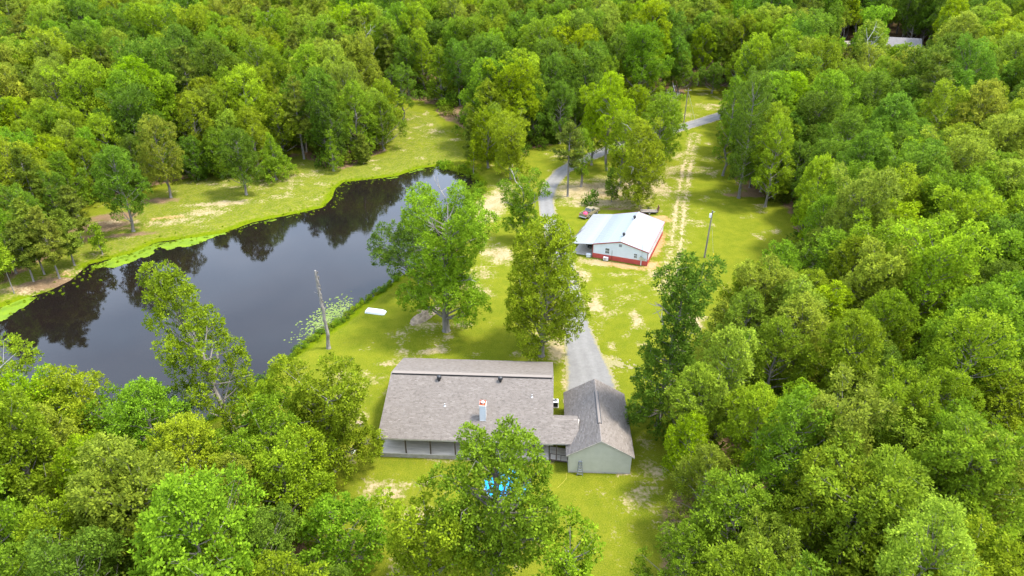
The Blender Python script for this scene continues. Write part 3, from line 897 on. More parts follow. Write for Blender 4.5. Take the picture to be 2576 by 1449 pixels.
special('broadleaf_tree', 838, 1185, 935, 4.8, 'yellow-green', 'pale spreading tree overhanging the left end of the house roof', 'irregular', .12, 60, (.5, 1), 30, 2.6, 15, .29, .19, .35, .35, 1, 2, 2, 5, (.2, .34))
special('broadleaf_tree', 868, 1445, 1262, 4.0, 'bright green', 'bushy tree at the edge of the bare patch left of the lawn', 'round', .1, 34, (0, 0), 31, keep=4)
special('broadleaf_tree', 20, 1130, 900, 5.0, 'yellow-green', 'tall tree at the left edge where the near shore meets the pond', 'irregular', .1, 46, (0, 0), 80, keep=4)
special('broadleaf_tree', 115, 1150, 945, 4.4, 'lime green', 'light green tree on the near shore second from the left edge', 'irregular', .1, 42, (0, 0), 81, keep=4)
special('broadleaf_tree', 215, 1140, 945, 4.6, 'yellow-green', 'broad pale tree on the near shore left of the gap of water', 'irregular', .1, 44, (0, 0), 82, keep=4)
special('broadleaf_tree', 330, 1150, 1000, 4.2, 'bright green', 'low bright tree on the near shore below the gap of water', 'irregular', .1, 40, (0, 0), 83, keep=4)
special('broadleaf_tree', 690, 1250, 1030, 4.6, 'bright green', 'green tree filling the wood edge left of the lawn behind the tree over the roof', 'irregular', .08, 46, (0, 0), 91, keep=4)
special('broadleaf_tree', 745, 1350, 1120, 4.4, 'yellow-green', 'yellow-green tree at the wood edge level with the porch', 'irregular', .08, 46, (0, 0), 92, keep=4)
special('broadleaf_tree', 790, 1260, 1080, 3.6, 'yellow-green', 'smaller tree at the wood edge just left of the porch lawn', 'irregular', .06, 40, (0, 0), 93, keep=3)
# far bank of the pond
special('broadleaf_tree', 695, 452, 335, 4.6, 'bright green', 'bushy bright tree reaching the ground at the right of the sandy far bank', 'cone', .02, 44, seed=84, keep=3)
special('broadleaf_tree', 560, 448, 325, 4.4, 'bright green', 'bushy tree reaching the ground left of the lone dark tree', 'round', .02, 44, seed=85, keep=3)
special('broadleaf_tree', 500, 452, 345, 3.8, 'deep green', 'dark bushy tree at the wood edge right of the olive tree', 'round', .02, 40, seed=86, keep=3)
special('broadleaf_tree', 650, 432, 270, 4.8, 'yellow-green', 'yellow-green tree standing behind the lone dark tree', 'round', .05, 44, seed=87, keep=3)
special('broadleaf_tree', 1488, 415, 222, 5.0, 'lime green', 'lime tree at the left of the clump behind the barn', 'irregular', .2, 46, seed=88, keep=4)
special('broadleaf_tree', 1560, 468, 285, 4.6, 'yellow-green', 'yellow-green tree in the middle of the clump behind the barn', 'irregular', .15, 44, seed=89, keep=4)
special('broadleaf_tree', 1665, 405, 225, 4.4, 'bright green', 'green tree at the far right of the clump behind the barn', 'irregular', .1, 42, seed=90, keep=3)
special('broadleaf_tree', 620, 490, 322, 5.0, 'deep green', 'dark tree standing alone on the sandy far bank', 'round', .2, 36, seed=32, rad=.3, keep=4)
special('broadleaf_tree', 336, 582, 372, 5.2, 'deep green', 'blue-green tree with pale trunk on the left far bank', 'round', .22, 38, seed=33, rad=.3, keep=4)
special('broadleaf_tree', 430, 497, 290, 5.0, 'pale olive', 'olive tree with dark trunk at the wood edge behind the far bank', 'tall', .2, 36, seed=34, keep=4)
special('broadleaf_tree', 258, 640, 563, 1.8, 'yellow-green', 'small round sapling by the algae at the pond', 'round', .12, 14, seed=35, dens=4, L=.3, Wd=.2, rad=.1, keep=2, twigs=0)
for i, (u, v, vt) in enumerate([(112, 690, 498), (150, 700, 520), (188, 668, 530), (208, 612, 470), (85, 708, 560)]):
    special('pine_tree', u, v, vt, 3.0, 'dark olive', ['thin pine on the left bank, tallest of its cluster', 'thin pine nearest the water in the left bank cluster', 'thin pine at the right of the left bank cluster',
            'slim dark pine behind the left bank cluster', 'short pine at the left of the left bank cluster'][i], cb=.25, seed=40 + i, rad=.16, kind='pine', keep=2)
special('pine_tree', 36, 738, 610, 1.6, 'yellow-green', 'small leaning sapling pine at the far left shore', cb=.45, seed=46, rad=.09, kind='pine', keep=2)
special('pine_tree', 765, 400, 190, 4.6, 'dark olive', 'big dark pine beside the grassy gap on the far bank', cb=.22, seed=47, rad=.3, kind='pine', keep=4)
special('pine_tree', 915, 412, 338, 2.1, 'dark olive', 'small cone-shaped pine at the grass edge above the pond', cb=.08, seed=48, rad=.1, kind='pine', keep=2)
special('broadleaf_tree', 840, 430, 325, 3.2, 'bright green', 'bushy bright green young tree left of the small pine', 'cone', .06, 26, seed=49, keep=3)
special('broadleaf_tree', 905, 395, 205, 5.6, 'bright green', 'tall broad green tree left of the upper grass slope', 'round', .1, 40, seed=50, keep=5)
special('broadleaf_tree', 1015, 303, 158, 4.4, 'deep green', 'dark round tree standing at the top of the grass slope', 'round', .25, 32, seed=51, keep=4)
special('pine_tree', 1186, 412, 300, 2.2, 'dark olive', 'dark young pine right of the grass slope', cb=.1, seed=52, rad=.12, kind='pine', keep=2)
special('broadleaf_tree', 1228, 422, 275, 4.6, 'lime green', 'lime green tree in the clump at the pond head', 'irregular', .1, 44, seed=53, keep=3)
special('broadleaf_tree', 1192, 440, 352, 1.8, 'lime green', 'small lime sapling at the water in the pond head clump', 'cone', .2, 14, seed=54, dens=4, L=.3, Wd=.2, rad=.1, keep=2, twigs=0)
special('broadleaf_tree', 1285, 450, 282, 5.4, 'yellow-green', 'large yellow-green tree at the right of the pond head clump', 'irregular', .08, 52, seed=55, keep=4)
# clump behind the barn
special('pine_tree', 1428, 494, 305, 4.0, 'dark olive', 'tall bare-trunked pine beside the driveway behind the barn', cb=.42, seed=60, rad=.26, kind='pine', keep=3)
special('broadleaf_tree', 1462, 470, 325, 2.8, 'bright green', 'slim green tree just right of the driveway pine', 'tall', .2, 26, seed=61, keep=3)
special('broadleaf_tree', 1525, 430, 182, 6.0, 'lime green', 'tall lime green tree in the clump behind the barn', 'round', .3, 42, seed=62, rad=.35, dead=4, keep=4)
special('broadleaf_tree', 1605, 518, 300, 5.6, 'yellow-green', 'broad tree directly behind the barn roof', 'irregular', .06, 44, seed=63, rad=.35, keep=4, dead=2)
special('broadleaf_tree', 1650, 440, 235, 5.0, 'bright green', 'green tree at the right side of the clump behind the barn', 'round', .15, 36, seed=64, keep=4)
special('broadleaf_tree', 1590, 395, 215, 5.2, 'lime green', 'lime tree at the back of the clump behind the barn', 'round', .3, 34, seed=65, keep=4)
special('broadleaf_tree', 1538, 508, 425, 1.9, 'deep green', 'small dark slender tree left of the broad barn tree', 'tall', .12, 18, seed=66, dens=4, L=.32, Wd=.2, rad=.1, keep=2, twigs=0)
# right side of the track
special('broadleaf_tree', 1858, 498, 175, 5.0, 'deep green', 'tall grey-green tree at the edge of the lawn right of the track', 'tall', .12, 44, seed=70, rad=.35, keep=4)
special('broadleaf_tree', 1818, 442, 190, 3.4, 'bright green', 'tall narrow tree beside the far end of the track', 'tall', .12, 34, seed=71, keep=3)
special('broadleaf_tree', 1925, 520, 290, 4.6, 'yellow-green', 'rounded tree on the lawn edge behind the utility pole', 'round', .15, 36, seed=72, keep=4)
special('broadleaf_tree', 1790, 235, 160, 4.5, 'deep green', 'dark tree over the sandy verge beyond the road', 'round', .2, 30, seed=73, keep=4)

# dead trees
for u, v, vt, lab in [(1672, 392, 225, 'bare grey dead tree rising right of the clump behind the barn'), (350, 215, 70, 'bare white dead tree in the wood at upper left'),
                      (710, 205, 125, 'short bare dead trunk in the wood above the far bank'), (935, 240, 165, 'thin dead snag left of the dark tree at the slope top'),
                      (2150, 270, 215, 'bare pale trunk in the right wood below the far house'), (1690, 330, 238, 'leaning bare tree beside the far power pole'),
                      (34, 1250, 1075, 'tangled white bare tree at the left edge low down'), (2385, 130, 30, 'white bare dead tree near the top right corner')]:
    p = gat(u, v)
    H = height_to(p, vt)
    if 30 < u < 1000 or u > 2000: H = max(H, 24)
    tm, bm_ = bare_tree(int(u), H, max(.14, H * .012), 11, .34)
    root = empty('dead_tree', p)
    link_mesh('trunk', tm, root); link_mesh('branches', bm_, root)
    tag(root, lab, 'tree', 'bare dead trees')
    used_pts.append((p[0], p[1], 4.5))

# ------------------------------------------------------------------ the woods
FAR_HOUSE = gat(2230, 130)
cand = []
sp = 6.1
for j, y in enumerate(np.arange(26, 430, sp * .87)):
    half = 0.78 * (y * .88 + 30) + 14
    for x in np.arange(-half, half, sp) + (sp / 2 if j % 2 else 0):
        cand.append((x + rng.uniform(-2, 2), y + rng.uniform(-2, 2)))
cand = np.array(cand)
cdist = sdist(cand, CLEAR)
dd = np.minimum(np.abs(path_val(cand, DP, np.zeros(len(DP)))), 99)
ok = (cdist > 1.0) & (dd > 6.0) & ((cand[:, 1] < 165) | (rng.random(len(cand)) < .62))
UPX = np.array([[x, y] for x, y, _ in used_pts]); UK = np.array([k for *_, k in used_pts])
ok &= np.all(np.hypot(cand[:, None, 0] - UPX[None, :, 0], cand[:, None, 1] - UPX[None, :, 1]) > UK[None], axis=1)
# open ground in front of the far house
rel = cand - FAR_HOUSE[:2]
dirv = FAR_HOUSE[:2] / np.linalg.norm(FAR_HOUSE[:2])
along = rel @ dirv; across = np.abs(rel @ np.array([dirv[1], -dirv[0]]))
ok &= ~((along > -9) & (along < 9) & (across < 14))
cand, cdist = cand[ok], cdist[ok]
cz = hz(cand[:, 0], cand[:, 1])
uu, vv, zc = to_px(cand[:, 0], cand[:, 1], cz + 12)
_, vtop_, _ = to_px(cand[:, 0], cand[:, 1], cz + 19)
ut, _, zt = to_px(cand[:, 0], cand[:, 1], cz + 17)
inb = (ut > -130) & (ut < 2706) & (vtop_ < 1500) & (vtop_ > -160)
cand, cdist, cz, uu, vv, zc = [a[inb] for a in (cand, cdist, cz, uu, vv, zc)]

hue = fbm(cand[:, 0] + 300, cand[:, 1], 26, 3)
pnoise = fbm(cand[:, 0] - 70, cand[:, 1] + 55, 40, 2)
def pick_look(i):
    u, v = uu[i], vv[i]
    # broad colour zones of the woods, then chance
    w = dict([('yellow-green', 1.2), ('pale olive', .9), ('bright green', 1.0), ('deep green', .7), ('lime green', .25)])
    if 950 < u < 1800 and v < 420: w['deep green'] += 1.4; w['bright green'] += .6; w['pale olive'] -= .4
    if u < 950 and v < 330: w['pale olive'] += .9; w['yellow-green'] += .5
    if u > 2000 and 300 < v < 800: w['deep green'] += .9; w['bright green'] += .5
    if 1850 < u < 2250 and v > 1000: w['bright green'] += 2.2; w['yellow-green'] -= .6
    if u > 2250 and v > 950: w['pale olive'] += 1.4
    if u < 420 and v > 1050: w['bright green'] += 2.0
    if 420 < u < 900 and v > 880: w['yellow-green'] += 1.6; w['pale olive'] += .8
    if v < 90 and u > 1900: w['deep green'] += 1.5
    ks = list(w)
    p = np.array([max(.05, w[k]) for k in ks])
    p *= np.exp(-((np.array([.52, .62, .44, .34, .55]) - hue[i]) / .17) ** 2)
    return ks[int(rng.choice(len(ks), p=p / p.sum()))]

near_order = np.argsort(zc)
SIGHT = [(gat(2290, 118), 9.5), (gat(2232, 105), 3.5), (gat(2136, 122), 6.0)]
broad_n = pine_n = 0
far_rows = []
for i in near_order:
    x, y = cand[i]
    is_pine = rng.random() < (.32 if (pnoise[i] > .55 and uu[i] < 1500 and vv[i] < 520) else .035)
    look = 'dark olive' if is_pine else pick_look(i)
    rz = rng.random() * 6.283
    s = rng.uniform(.84, 1.16) * (0.82 if cdist[i] < 5 else 1.0)
    if y < 75: s *= .86
    if y > 165: s *= 1.25
    si = int(rng.integers(3)) if is_pine else int(rng.choice(10, p=[.12, .1, .12, .1, .1, .12, .08, .1, .05, .11] if cdist[i] > 6 else [.1, .1, .05, .15, .05, .05, .15, .2, .1, .05]))
    for tgt, wid in SIGHT:     # young low growth in front of the far house
        dn = np.linalg.norm(tgt[:2]); dv = tgt[:2] / dn
        rl = cand[i] - tgt[:2]
        al, ac = rl @ dv, abs(rl @ np.array([dv[1], -dv[0]]))
        if -130 < al < 0 and ac < wid:
            line = tgt[2] + 1.0 + (CAM_H - tgt[2] - 1.0) * (-al / dn)
            s = max(.2, min(s, (line - cz[i]) / 22.5))
    sc = (s * rng.uniform(.92, 1.1), s * rng.uniform(.92, 1.1), s * rng.uniform(.9, 1.12))
    if is_pine and pine_n < 60:
        pine_n += 1
        root = place_tree('pine_tree', PINE_SHAPES[si], (x, y, cz[i]), rz, sc, look)
    elif not is_pine and broad_n < 262:
        broad_n += 1
        root = place_tree('broadleaf_tree', FOREST_SHAPES[si], (x, y, cz[i]), rz, sc, look)
    else:
        far_rows.append((x, y, cz[i], rz, sc, (10 + si) if is_pine else si, leafcol(look, rng)))
        continue
    TREES.append((root, look, uu[i], vv[i], 'pine' if is_pine else 'tree'))

def scatter(name, rows, sources, label):
    """one stuff object: shapes instanced on points by geometry nodes"""
    src = bpy.data.collections.new(name + '_shapes')
    for k, me_ in enumerate(sources):
        src.objects.link(bpy.data.objects.new('%s_shape_%02d' % (name, k), me_))
    me = bpy.data.meshes.new(name)
    me.from_pydata([r[:3] for r in rows], [], [])
    for an, ty, key, vals in [('turn', 'FLOAT', 'value', [r[3] for r in rows]), ('size', 'FLOAT_VECTOR', 'vector', [r[4] for r in rows]),
                              ('pick', 'INT', 'value', [r[5] for r in rows]), ('leaf_color', 'FLOAT_VECTOR', 'vector', [r[6] for r in rows])]:
        a = me.attributes.new(an, ty, 'POINT')
        a.data.foreach_set(key, np.array(vals, np.int32 if ty == 'INT' else np.float32).ravel())
    o = link_mesh(name, me)
    ng = bpy.data.node_groups.new(name, 'GeometryNodeTree')
    ng.interface.new_socket('Geometry', in_out='INPUT', socket_type='NodeSocketGeometry')
    ng.interface.new_socket('Geometry', in_out='OUTPUT', socket_type='NodeSocketGeometry')
    n, l = ng.nodes, ng.links
    gi, go = n.new('NodeGroupInput'), n.new('NodeGroupOutput')
    ci = n.new('GeometryNodeCollectionInfo')
    ci.inputs['Collection'].default_value = src
    ci.inputs['Separate Children'].default_value = True
    ci.inputs['Reset Children'].default_value = True
    ip = n.new('GeometryNodeInstanceOnPoints')
    ip.inputs['Pick Instance'].default_value = True
    def na(nm, ty):
        x = n.new('GeometryNodeInputNamedAttribute'); x.data_type = ty; x.inputs['Name'].default_value = nm
        return x.outputs['Attribute']
    cx = n.new('ShaderNodeCombineXYZ')
    l.new(na('turn', 'FLOAT'), cx.inputs['Z'])
    l.new(gi.outputs[0], ip.inputs['Points'])
    l.new(ci.outputs[0], ip.inputs['Instance'])
    l.new(na('pick', 'INT'), ip.inputs['Instance Index'])
    l.new(cx.outputs[0], ip.inputs['Rotation'])
    l.new(na('size', 'FLOAT_VECTOR'), ip.inputs['Scale'])
    l.new(ip.outputs[0], go.inputs[0])
    md = o.modifiers.new('scatter', 'NODES')
    md.node_group = ng
    return tag(o, label, kind='stuff')

def joined(sh, name):
    c, t = sh
    nv, nf = len(c.vertices), len(c.polygons)
    cv = np.empty(nv * 3, np.float32); c.vertices.foreach_get('co', cv)
    tint = np.empty(nv, np.float32); c.attributes['tint'].data.foreach_get('value', tint)
    tv = np.empty(len(t.vertices) * 3, np.float32); t.vertices.foreach_get('co', tv)
    tf = [tuple(p.vertices) for p in t.polygons if len(p.vertices) == 4]
    F = np.concatenate([np.arange(nf * 4).reshape(-1, 4), np.array(tf) + nv])
    return np_mesh(name, np.concatenate([cv, tv]).reshape(-1, 3), F, [c.materials[0], M_bark], False, dict(tint=np.concatenate([tint, np.zeros(len(t.vertices))])),
                   mi=[0] * nf + [1] * len(tf))
scatter('forest', far_rows, [joined(s, 'forest_tree') for s in FOREST_SHAPES + PINE_SHAPES[:3]], 'mixed green wood stretching to the top of the picture')

# undergrowth between the trunks and weeds on the pond bank
rows = []
uc = np.c_[rng.uniform(-190, 190, 5200), rng.uniform(28, 240, 5200)]
ucd = sdist(uc, CLEAR)
keep = (ucd > 2.0) & (np.abs(uc[:, 0]) < .78 * (uc[:, 1] * .88 + 30) + 10) & (np.abs(path_val(uc, DP, np.zeros(len(DP)))) > 5)
uc = uc[keep]; uz = hz(uc[:, 0], uc[:, 1])
for (x, y), z in zip(uc, uz):
    s = rng.uniform(.7, 2.0)
    rows.append((x, y, z - .1, rng.random() * 6.28, (s, s, s * rng.uniform(.8, 1.4)), int(rng.integers(3)), leafcol(rng.choice(['deep green', 'bright green', 'dark olive']), rng)))
scatter('undergrowth', rows, BUSH_SHAPES, 'dark leafy undergrowth between the trunks of the woods')
rows = []
for i in range(29, 38):
    a, b = POND[i], POND[(i + 1) % len(POND)]
    L_ = np.linalg.norm(b - a)
    for t in np.arange(0, 1, .42 / L_):
        p = a + (b - a) * t
        nrm = np.array([(b - a)[1], -(b - a)[0]]) / L_
        nrm = -nrm if inside((p + nrm * .5)[None], POND)[0] else nrm
        p = p + nrm * rng.uniform(-.1, 1.5)
        s = rng.uniform(.2, .42)
        rows.append((p[0], p[1], h1(*p) - .05, rng.random() * 6.28, (s, s, s * 1.0), int(rng.integers(3)), leafcol(rng.choice(['bright green', 'yellow-green', 'deep green']), rng)))
for k in range(46):    # brush round the narrow head of the pond
    i = int(rng.integers(21, 27)); t = rng.random()
    p = POND[i] * (1 - t) + POND[i + 1] * t
    c_ = POND[21:28].mean(0); p = p + (p - c_) / np.linalg.norm(p - c_) * rng.uniform(-.2, 2.2)
    s = rng.uniform(.35, .95)
    rows.append((p[0], p[1], max(h1(*p), WATER) - .1, rng.random() * 6.28, (s, s, s), int(rng.integers(3)), leafcol(rng.choice(['bright green', 'yellow-green']), rng)))
for k in range(420):   # scattered weeds round the far shore
    i = int(rng.integers(2, 27)); t = rng.random()
    p = POND[i] * (1 - t) + POND[i + 1] * t + rng.normal(0, 1.4, 2)
    s = rng.uniform(.06, .17)
    rows.append((p[0], p[1], max(h1(*p), WATER) - .05, rng.random() * 6.28, (s, s, s), int(rng.integers(3)), leafcol(rng.choice(['lime green', 'yellow-green']), rng)))
scatter('bank_weeds', rows, BUSH_SHAPES, 'low green weeds growing along the pond bank')

# a round shrub behind the barn
p = gat(1486, 515)
sh = empty('shrub', p); tag(sh, 'round dark green shrub beside the tan pickup truck', 'shrub')
c = link_mesh('foliage', BUSH_SHAPES[0], sh); c['leaf_color'] = leafcol('deep green', rng); c.scale = (1.15, 1.15, 1.5)
st = MB()
for a in range(5): st.tube([(0, 0, -.1), (.4 * cos(a * 1.3), .4 * sin(a * 1.3), 1.2)], [.04, .015], 5)
st.build('stems', M_bark, sh)

# ------------------------------------------------------------------ house
def shingles(name, q, parent, course=.16, tab=.32, seed=0, clip=None):
    """rows of tabs over a roof plane. q: origin, along-eave end, top-of-slope end (three points)"""
    r = np.random.default_rng(seed)
    o, ex, ey = [np.array(p, float) for p in q]
    ax, ay = ex - o, ey - o
    Lx, Ly = np.linalg.norm(ax), np.linalg.norm(ay)
    ax, ay = ax / Lx, ay / Ly
    nn = np.cross(ax, ay); nn = nn if nn[2] > 0 else -nn
    V, F, T = [], [], []
    nrow = int(Ly / course)
    for i in range(nrow):
        y0, y1 = i * Ly / nrow, (i + 1) * Ly / nrow + .02
        x = -r.uniform(0, tab)
        while x < Lx:
            w = tab * r.uniform(.7, 1.3)
            a, b = max(0, x + .006), min(Lx, x + w)
            x += w
            if b - a < .03: continue
            if clip and not clip((a + b) / 2, (y0 + y1) / 2): continue
            lift = r.uniform(.035, .055)
            dy = r.uniform(-.012, .012)
            p = lambda s, t, h: o + ax * s + ay * t + nn * h
            k = len(V)
            V += [p(a, y0 + dy, .004), p(b, y0 + dy, .004), p(b, y0 + dy, lift), p(a, y0 + dy, lift), p(b, min(y1, Ly), .006), p(a, min(y1, Ly), .006)]
            F += [(k, k + 1, k + 2, k + 3), (k + 3, k + 2, k + 4, k + 5), (k, k + 3, k + 5, k + 5), (k + 1, k + 4, k + 2, k + 2)]
            T += [np.clip(r.normal(.5, .12), 0, 1)] * 6
    F4 = np.array([f for f in F if f[2] != f[3]], np.int32)
    me = np_mesh(name, V, F4, [M_shingle], False, dict(tint=T))
    ob = link_mesh(name, me, parent)
    ob['kind'] = 'stuff'
    return ob

HY = -radians(2.9)
house = empty('house', (-15.9, 63.95, 0), HY)
tag(house, 'long low house with brown shingle roof and front porch facing the lawn', 'house')
RX0, RX1, RYF, RYR, RYB = -0.15, 20.75, 0.0, 9.45, 16.7
ZE, ZR, ZB = 3.0, 5.8, 3.05
rf = MB()
rf.slab([(RX0, RYF, ZE), (RX1, RYF, ZE), (RX1, RYR, ZR), (RX0, RYR, ZR)], .16)
rf.slab([(RX0, RYR + .004, ZR), (RX1, RYR + .004, ZR), (RX1, RYB, ZB), (RX0, RYB, ZB)], .16)
roof = rf.build('roof', M_trim, house)
shingles('shingles', [(RX0, RYF - .02, ZE), (RX1, RYF - .02, ZE), (RX0, RYR, ZR)], roof, seed=1)
shingles('shingles', [(RX1, RYB + .02, ZB), (RX0, RYB + .02, ZB), (RX1, RYR, ZR)], roof, seed=2)
rv = MB()
zc_ = ZR
rv.add([(RX0 + .2, RYR - .34, ZR + .11), (RX1 - .2, RYR - .34, ZR + .11), (RX1 - .2, RYR - .34, ZR + .15), (RX0 + .2, RYR - .34, ZR + .15),
        (RX0 + .2, RYR, ZR + .21), (RX1 - .2, RYR, ZR + .21), (RX0 + .2, RYR + .34, ZR + .05), (RX1 - .2, RYR + .34, ZR + .05), (RX0 + .2, RYR + .34, ZR - .1), (RX1 - .2, RYR + .34, ZR - .1)],
       [(0, 1, 2, 3), (3, 2, 5, 4), (4, 5, 7, 6), (6, 7, 9, 8)])
rvo = rv.build('ridge_vent', M_shingle, roof)
rvo.data.attributes.new('tint', 'FLOAT', 'POINT').data.foreach_set('value', [.5] * len(rvo.data.vertices))
gp = MB().box(RX0 + .2, RX1 - .2, RYR - .37, RYR - .345, ZR - .12, ZR + .105).build('vent_dark_strip', M_black, roof)  # black strip painted in for the shadow line under the ridge vent
fa = MB().box(RX0 - .03, RX1 + .03, RYF - .05, RYF - .022, ZE - .2, ZE - .01)
fa.build('fascia', M_trim, house)
wl_ = MB()
def roofz(y): return (ZE + (ZR - ZE) * y / RYR if y < RYR else ZR + (ZB - ZR) * (y - RYR) / (RYB - RYR)) - .18
WY0, WY1, WX0, WX1 = 2.75, 16.2, .35, 20.3
prof = [(WY0, .55), (WY1, .55), (WY1, roofz(WY1)), (RYR, roofz(RYR)), (WY0, roofz(WY0))]
n_ = len(prof)
wl_.add([(WX0, y, z) for y, z in prof] + [(WX1, y, z) for y, z in prof], [tuple(range(n_)), tuple(range(2 * n_ - 1, n_ - 1, -1))] + [(i, n_ + i, n_ + (i + 1) % n_, (i + 1) % n_) for i in range(n_) if i not in (2, 3)])
wl_.build('wall', M_sage, house)
MB().box(WX0 + .05, WX1 - .05, WY0 + .05, WY1 - .05, -.3, .545).build('foundation', M_block, house)
lap = MB()
for xw, sgn in ((WX0, -1), (WX1, 1)):
    for z in np.arange(.6, roofz(RYR) - .1, .19):
        lo = WY0 if z < roofz(WY0) else (z + .18 - ZE) * RYR / (ZR - ZE)
        hi = WY1 if z < roofz(WY1) else RYR + (ZR - z - .18) * (RYB - RYR) / (ZR - ZB)
        if hi - lo > .4:
            a, b = sorted((xw + sgn * .003, xw + sgn * .02)); lap.box(a, b, lo + .02, hi - .02, z, z + .03)
lap.build('siding_laps', M_sage, house, 'stuff')
def window(parent, x0, x1, z0, z1, y, m_frame=M_white, rows_=2, cols=1):
    w = MB()
    t = .07
    w.box(x0 - t, x0, y - .05, y + .02, z0 - t, z1 + t).box(x1, x1 + t, y - .05, y + .02, z0 - t, z1 + t)
    w.box(x0, x1, y - .05, y + .02, z0 - t, z0).box(x0, x1, y - .05, y + .02, z1, z1 + t)
    for k in range(1, rows_):
        zm = z0 + (z1 - z0) * k / rows_
        w.box(x0, x1, y - .045, y + .015, zm - .03, zm + .03)
    f = w.build('window', m_frame, parent)
    for k in range(rows_):
        za, zb = z0 + (z1 - z0) * k / rows_, z0 + (z1 - z0) * (k + 1) / rows_
        MB().box(x0 + .004, x1 - .004, y - .02, y - .004, za + (.03 if k else .004), zb - (.03 if k < rows_ - 1 else .004)).build('pane', M_glass, f)
    if cols > 1:
        g = MB()
        for c_ in range(1, cols):
            xm = x0 + (x1 - x0) * c_ / cols
            g.box(xm - .015, xm + .015, y - .04, y - .022, z0 + .01, z1 - .01)
        g.build('glazing_bar', m_frame, f)
    return f
for x in (2.5, 6.5, 14.5, 18): window(house, x, x + 1.0, 1.3, 2.5, WY0 - .03)
dr = MB().box(10, 10.95, WY0 - .06, WY0 - .01, .62, 2.65).build('door', M_white, house)
MB().lathe([(.02, 0), (.035, .02), (.035, .05), (.01, .06)], 10, (10.85, WY0 - .12, 1.6)).build('handle', M_steel, dr)
# porch: deck boards, skirt, posts
dk = MB()
yb = .12
while yb < WY0 - .1:
    xa = .1
    while xa < 20.3:
        xb = min(20.3, xa + random.choice([3.6, 4.2, 4.8]))
        dz = random.uniform(-.004, .004)
        dk.box(xa + .003, xb - .003, yb, yb + .132, .56, .60 + dz)
        xa = xb
    yb += .14
dk.build('deck_boards', M_deck, house, 'stuff')
MB().box(.1, 20.3, .14, WY0 - .02, .44, .55).build('deck_frame', M_post, house)
MB().box(.06, 20.34, .06, .115, -.2, .615).build('deck_skirt', M_block, house)
MB().box(.06, .11, .12, WY0, -.2, .6).build('deck_skirt', M_block, house)
sk = MB()
for z in (.05, .25, .45):
    sk.box(.06, 20.34, .045, .058, z - .012, z + .012)
sk.build('skirt_joints', M_post, house, 'stuff')
for x in np.arange(.18, 20.4, 2.97):
    MB().box(x - .07, x + .07, .16, .30, .602, ZE - .12).build('post', M_post, house)
MB().box(.1, 20.3, .14, .30, ZE - .119, ZE - .05 - .118 + .16 - .05).build('porch_beam', M_post, house)
# chimney, vents, pipes
def local(px_, z, ob=house, yaw=HY):
    p = at(*px_, z); d = p - np.array(ob.location[:2])
    return d[0] * cos(-yaw) - d[1] * sin(-yaw), d[0] * sin(-yaw) + d[1] * cos(-yaw)
cx_, cy_ = 12.25, 2.75
zb = ZE + (ZR - ZE) * cy_ / RYR
ch = MB().bbox(cx_ - .36, cx_ + .36, cy_ - .02, cy_ + .78, zb - .1, zb + 2.25, .02).build('chimney', M_chase, house)
crn = MB()
for sx in (-1, 1): crn.box(*sorted((cx_ + sx * .36, cx_ + sx * .385)), cy_ - .04, cy_ + .04, zb - .02, zb + 2.26)
crn.box(cx_ - .33, cx_ + .33, cy_ - .04, cy_ - .024, zb - .02, zb + .09).box(cx_ - .42, cx_ + .42, cy_ - .08, cy_ + .84, zb + 2.262, zb + 2.32)
crn.build('corner_trim', M_white, ch)
cap = MB().box(cx_ - .37, cx_ - .31, cy_ - .02, cy_ + .78, zb + 2.322, zb + 2.55).box(cx_ + .31, cx_ + .37, cy_ - .02, cy_ + .78, zb + 2.322, zb + 2.55).box(cx_ - .31, cx_ + .31, cy_ + .72, cy_ + .78, zb + 2.322, zb + 2.55)
cap.box(cx_ - .31, cx_ + .31, cy_ - .02, cy_ + .71, zb + 2.322, zb + 2.36)
cap.build('chimney_cap', M_orange, ch)
MB().lathe([(.16, 0), (.16, .22), (.24, .23), (.24, .27), (.03, .38)], 14, (cx_, cy_ + .36, zb + 2.362)).build('flue', M_steel, ch)
def roof_vent(x, y, z, s, parent, m=M_black):
    return MB().lathe([(.12 * s, -.1), (.12 * s, .2 * s), (.2 * s, .22 * s), (.25 * s, .34 * s), (.24 * s, .5 * s), (.2 * s, .58 * s), (.04, .66 * s)], 14, (x, y, z)).build('roof_vent', m, parent)
for pxl in (((1080 + 697 * .34161) / 1.19255, (1040 + 308 * .34161) / 1.19255), ((1080 + 1233 * .34161) / 1.19255, (1040 + 320 * .34161) / 1.19255)):
    lx, ly = local(pxl, 5.3)
    roof_vent(lx, ly, ZE + (ZR - ZE) * ly / RYR, 1.25, roof)
for c_, zz in ((745, 510), (1510, 458)), :
    pass
for cxp, cyp in ((745, 510), (1510, 460)):
    lx, ly = local(((1080 + cxp * .34161) / 1.19255, (1040 + cyp * .34161) / 1.19255), 4.6)
    z_ = ZE + (ZR - ZE) * ly / RYR
    MB().lathe([(.16, -.06), (.15, .05), (.06, .08), (.055, .42), (.03, .43)], 10, (lx, ly, z_)).build('vent_pipe', M_steel, roof)

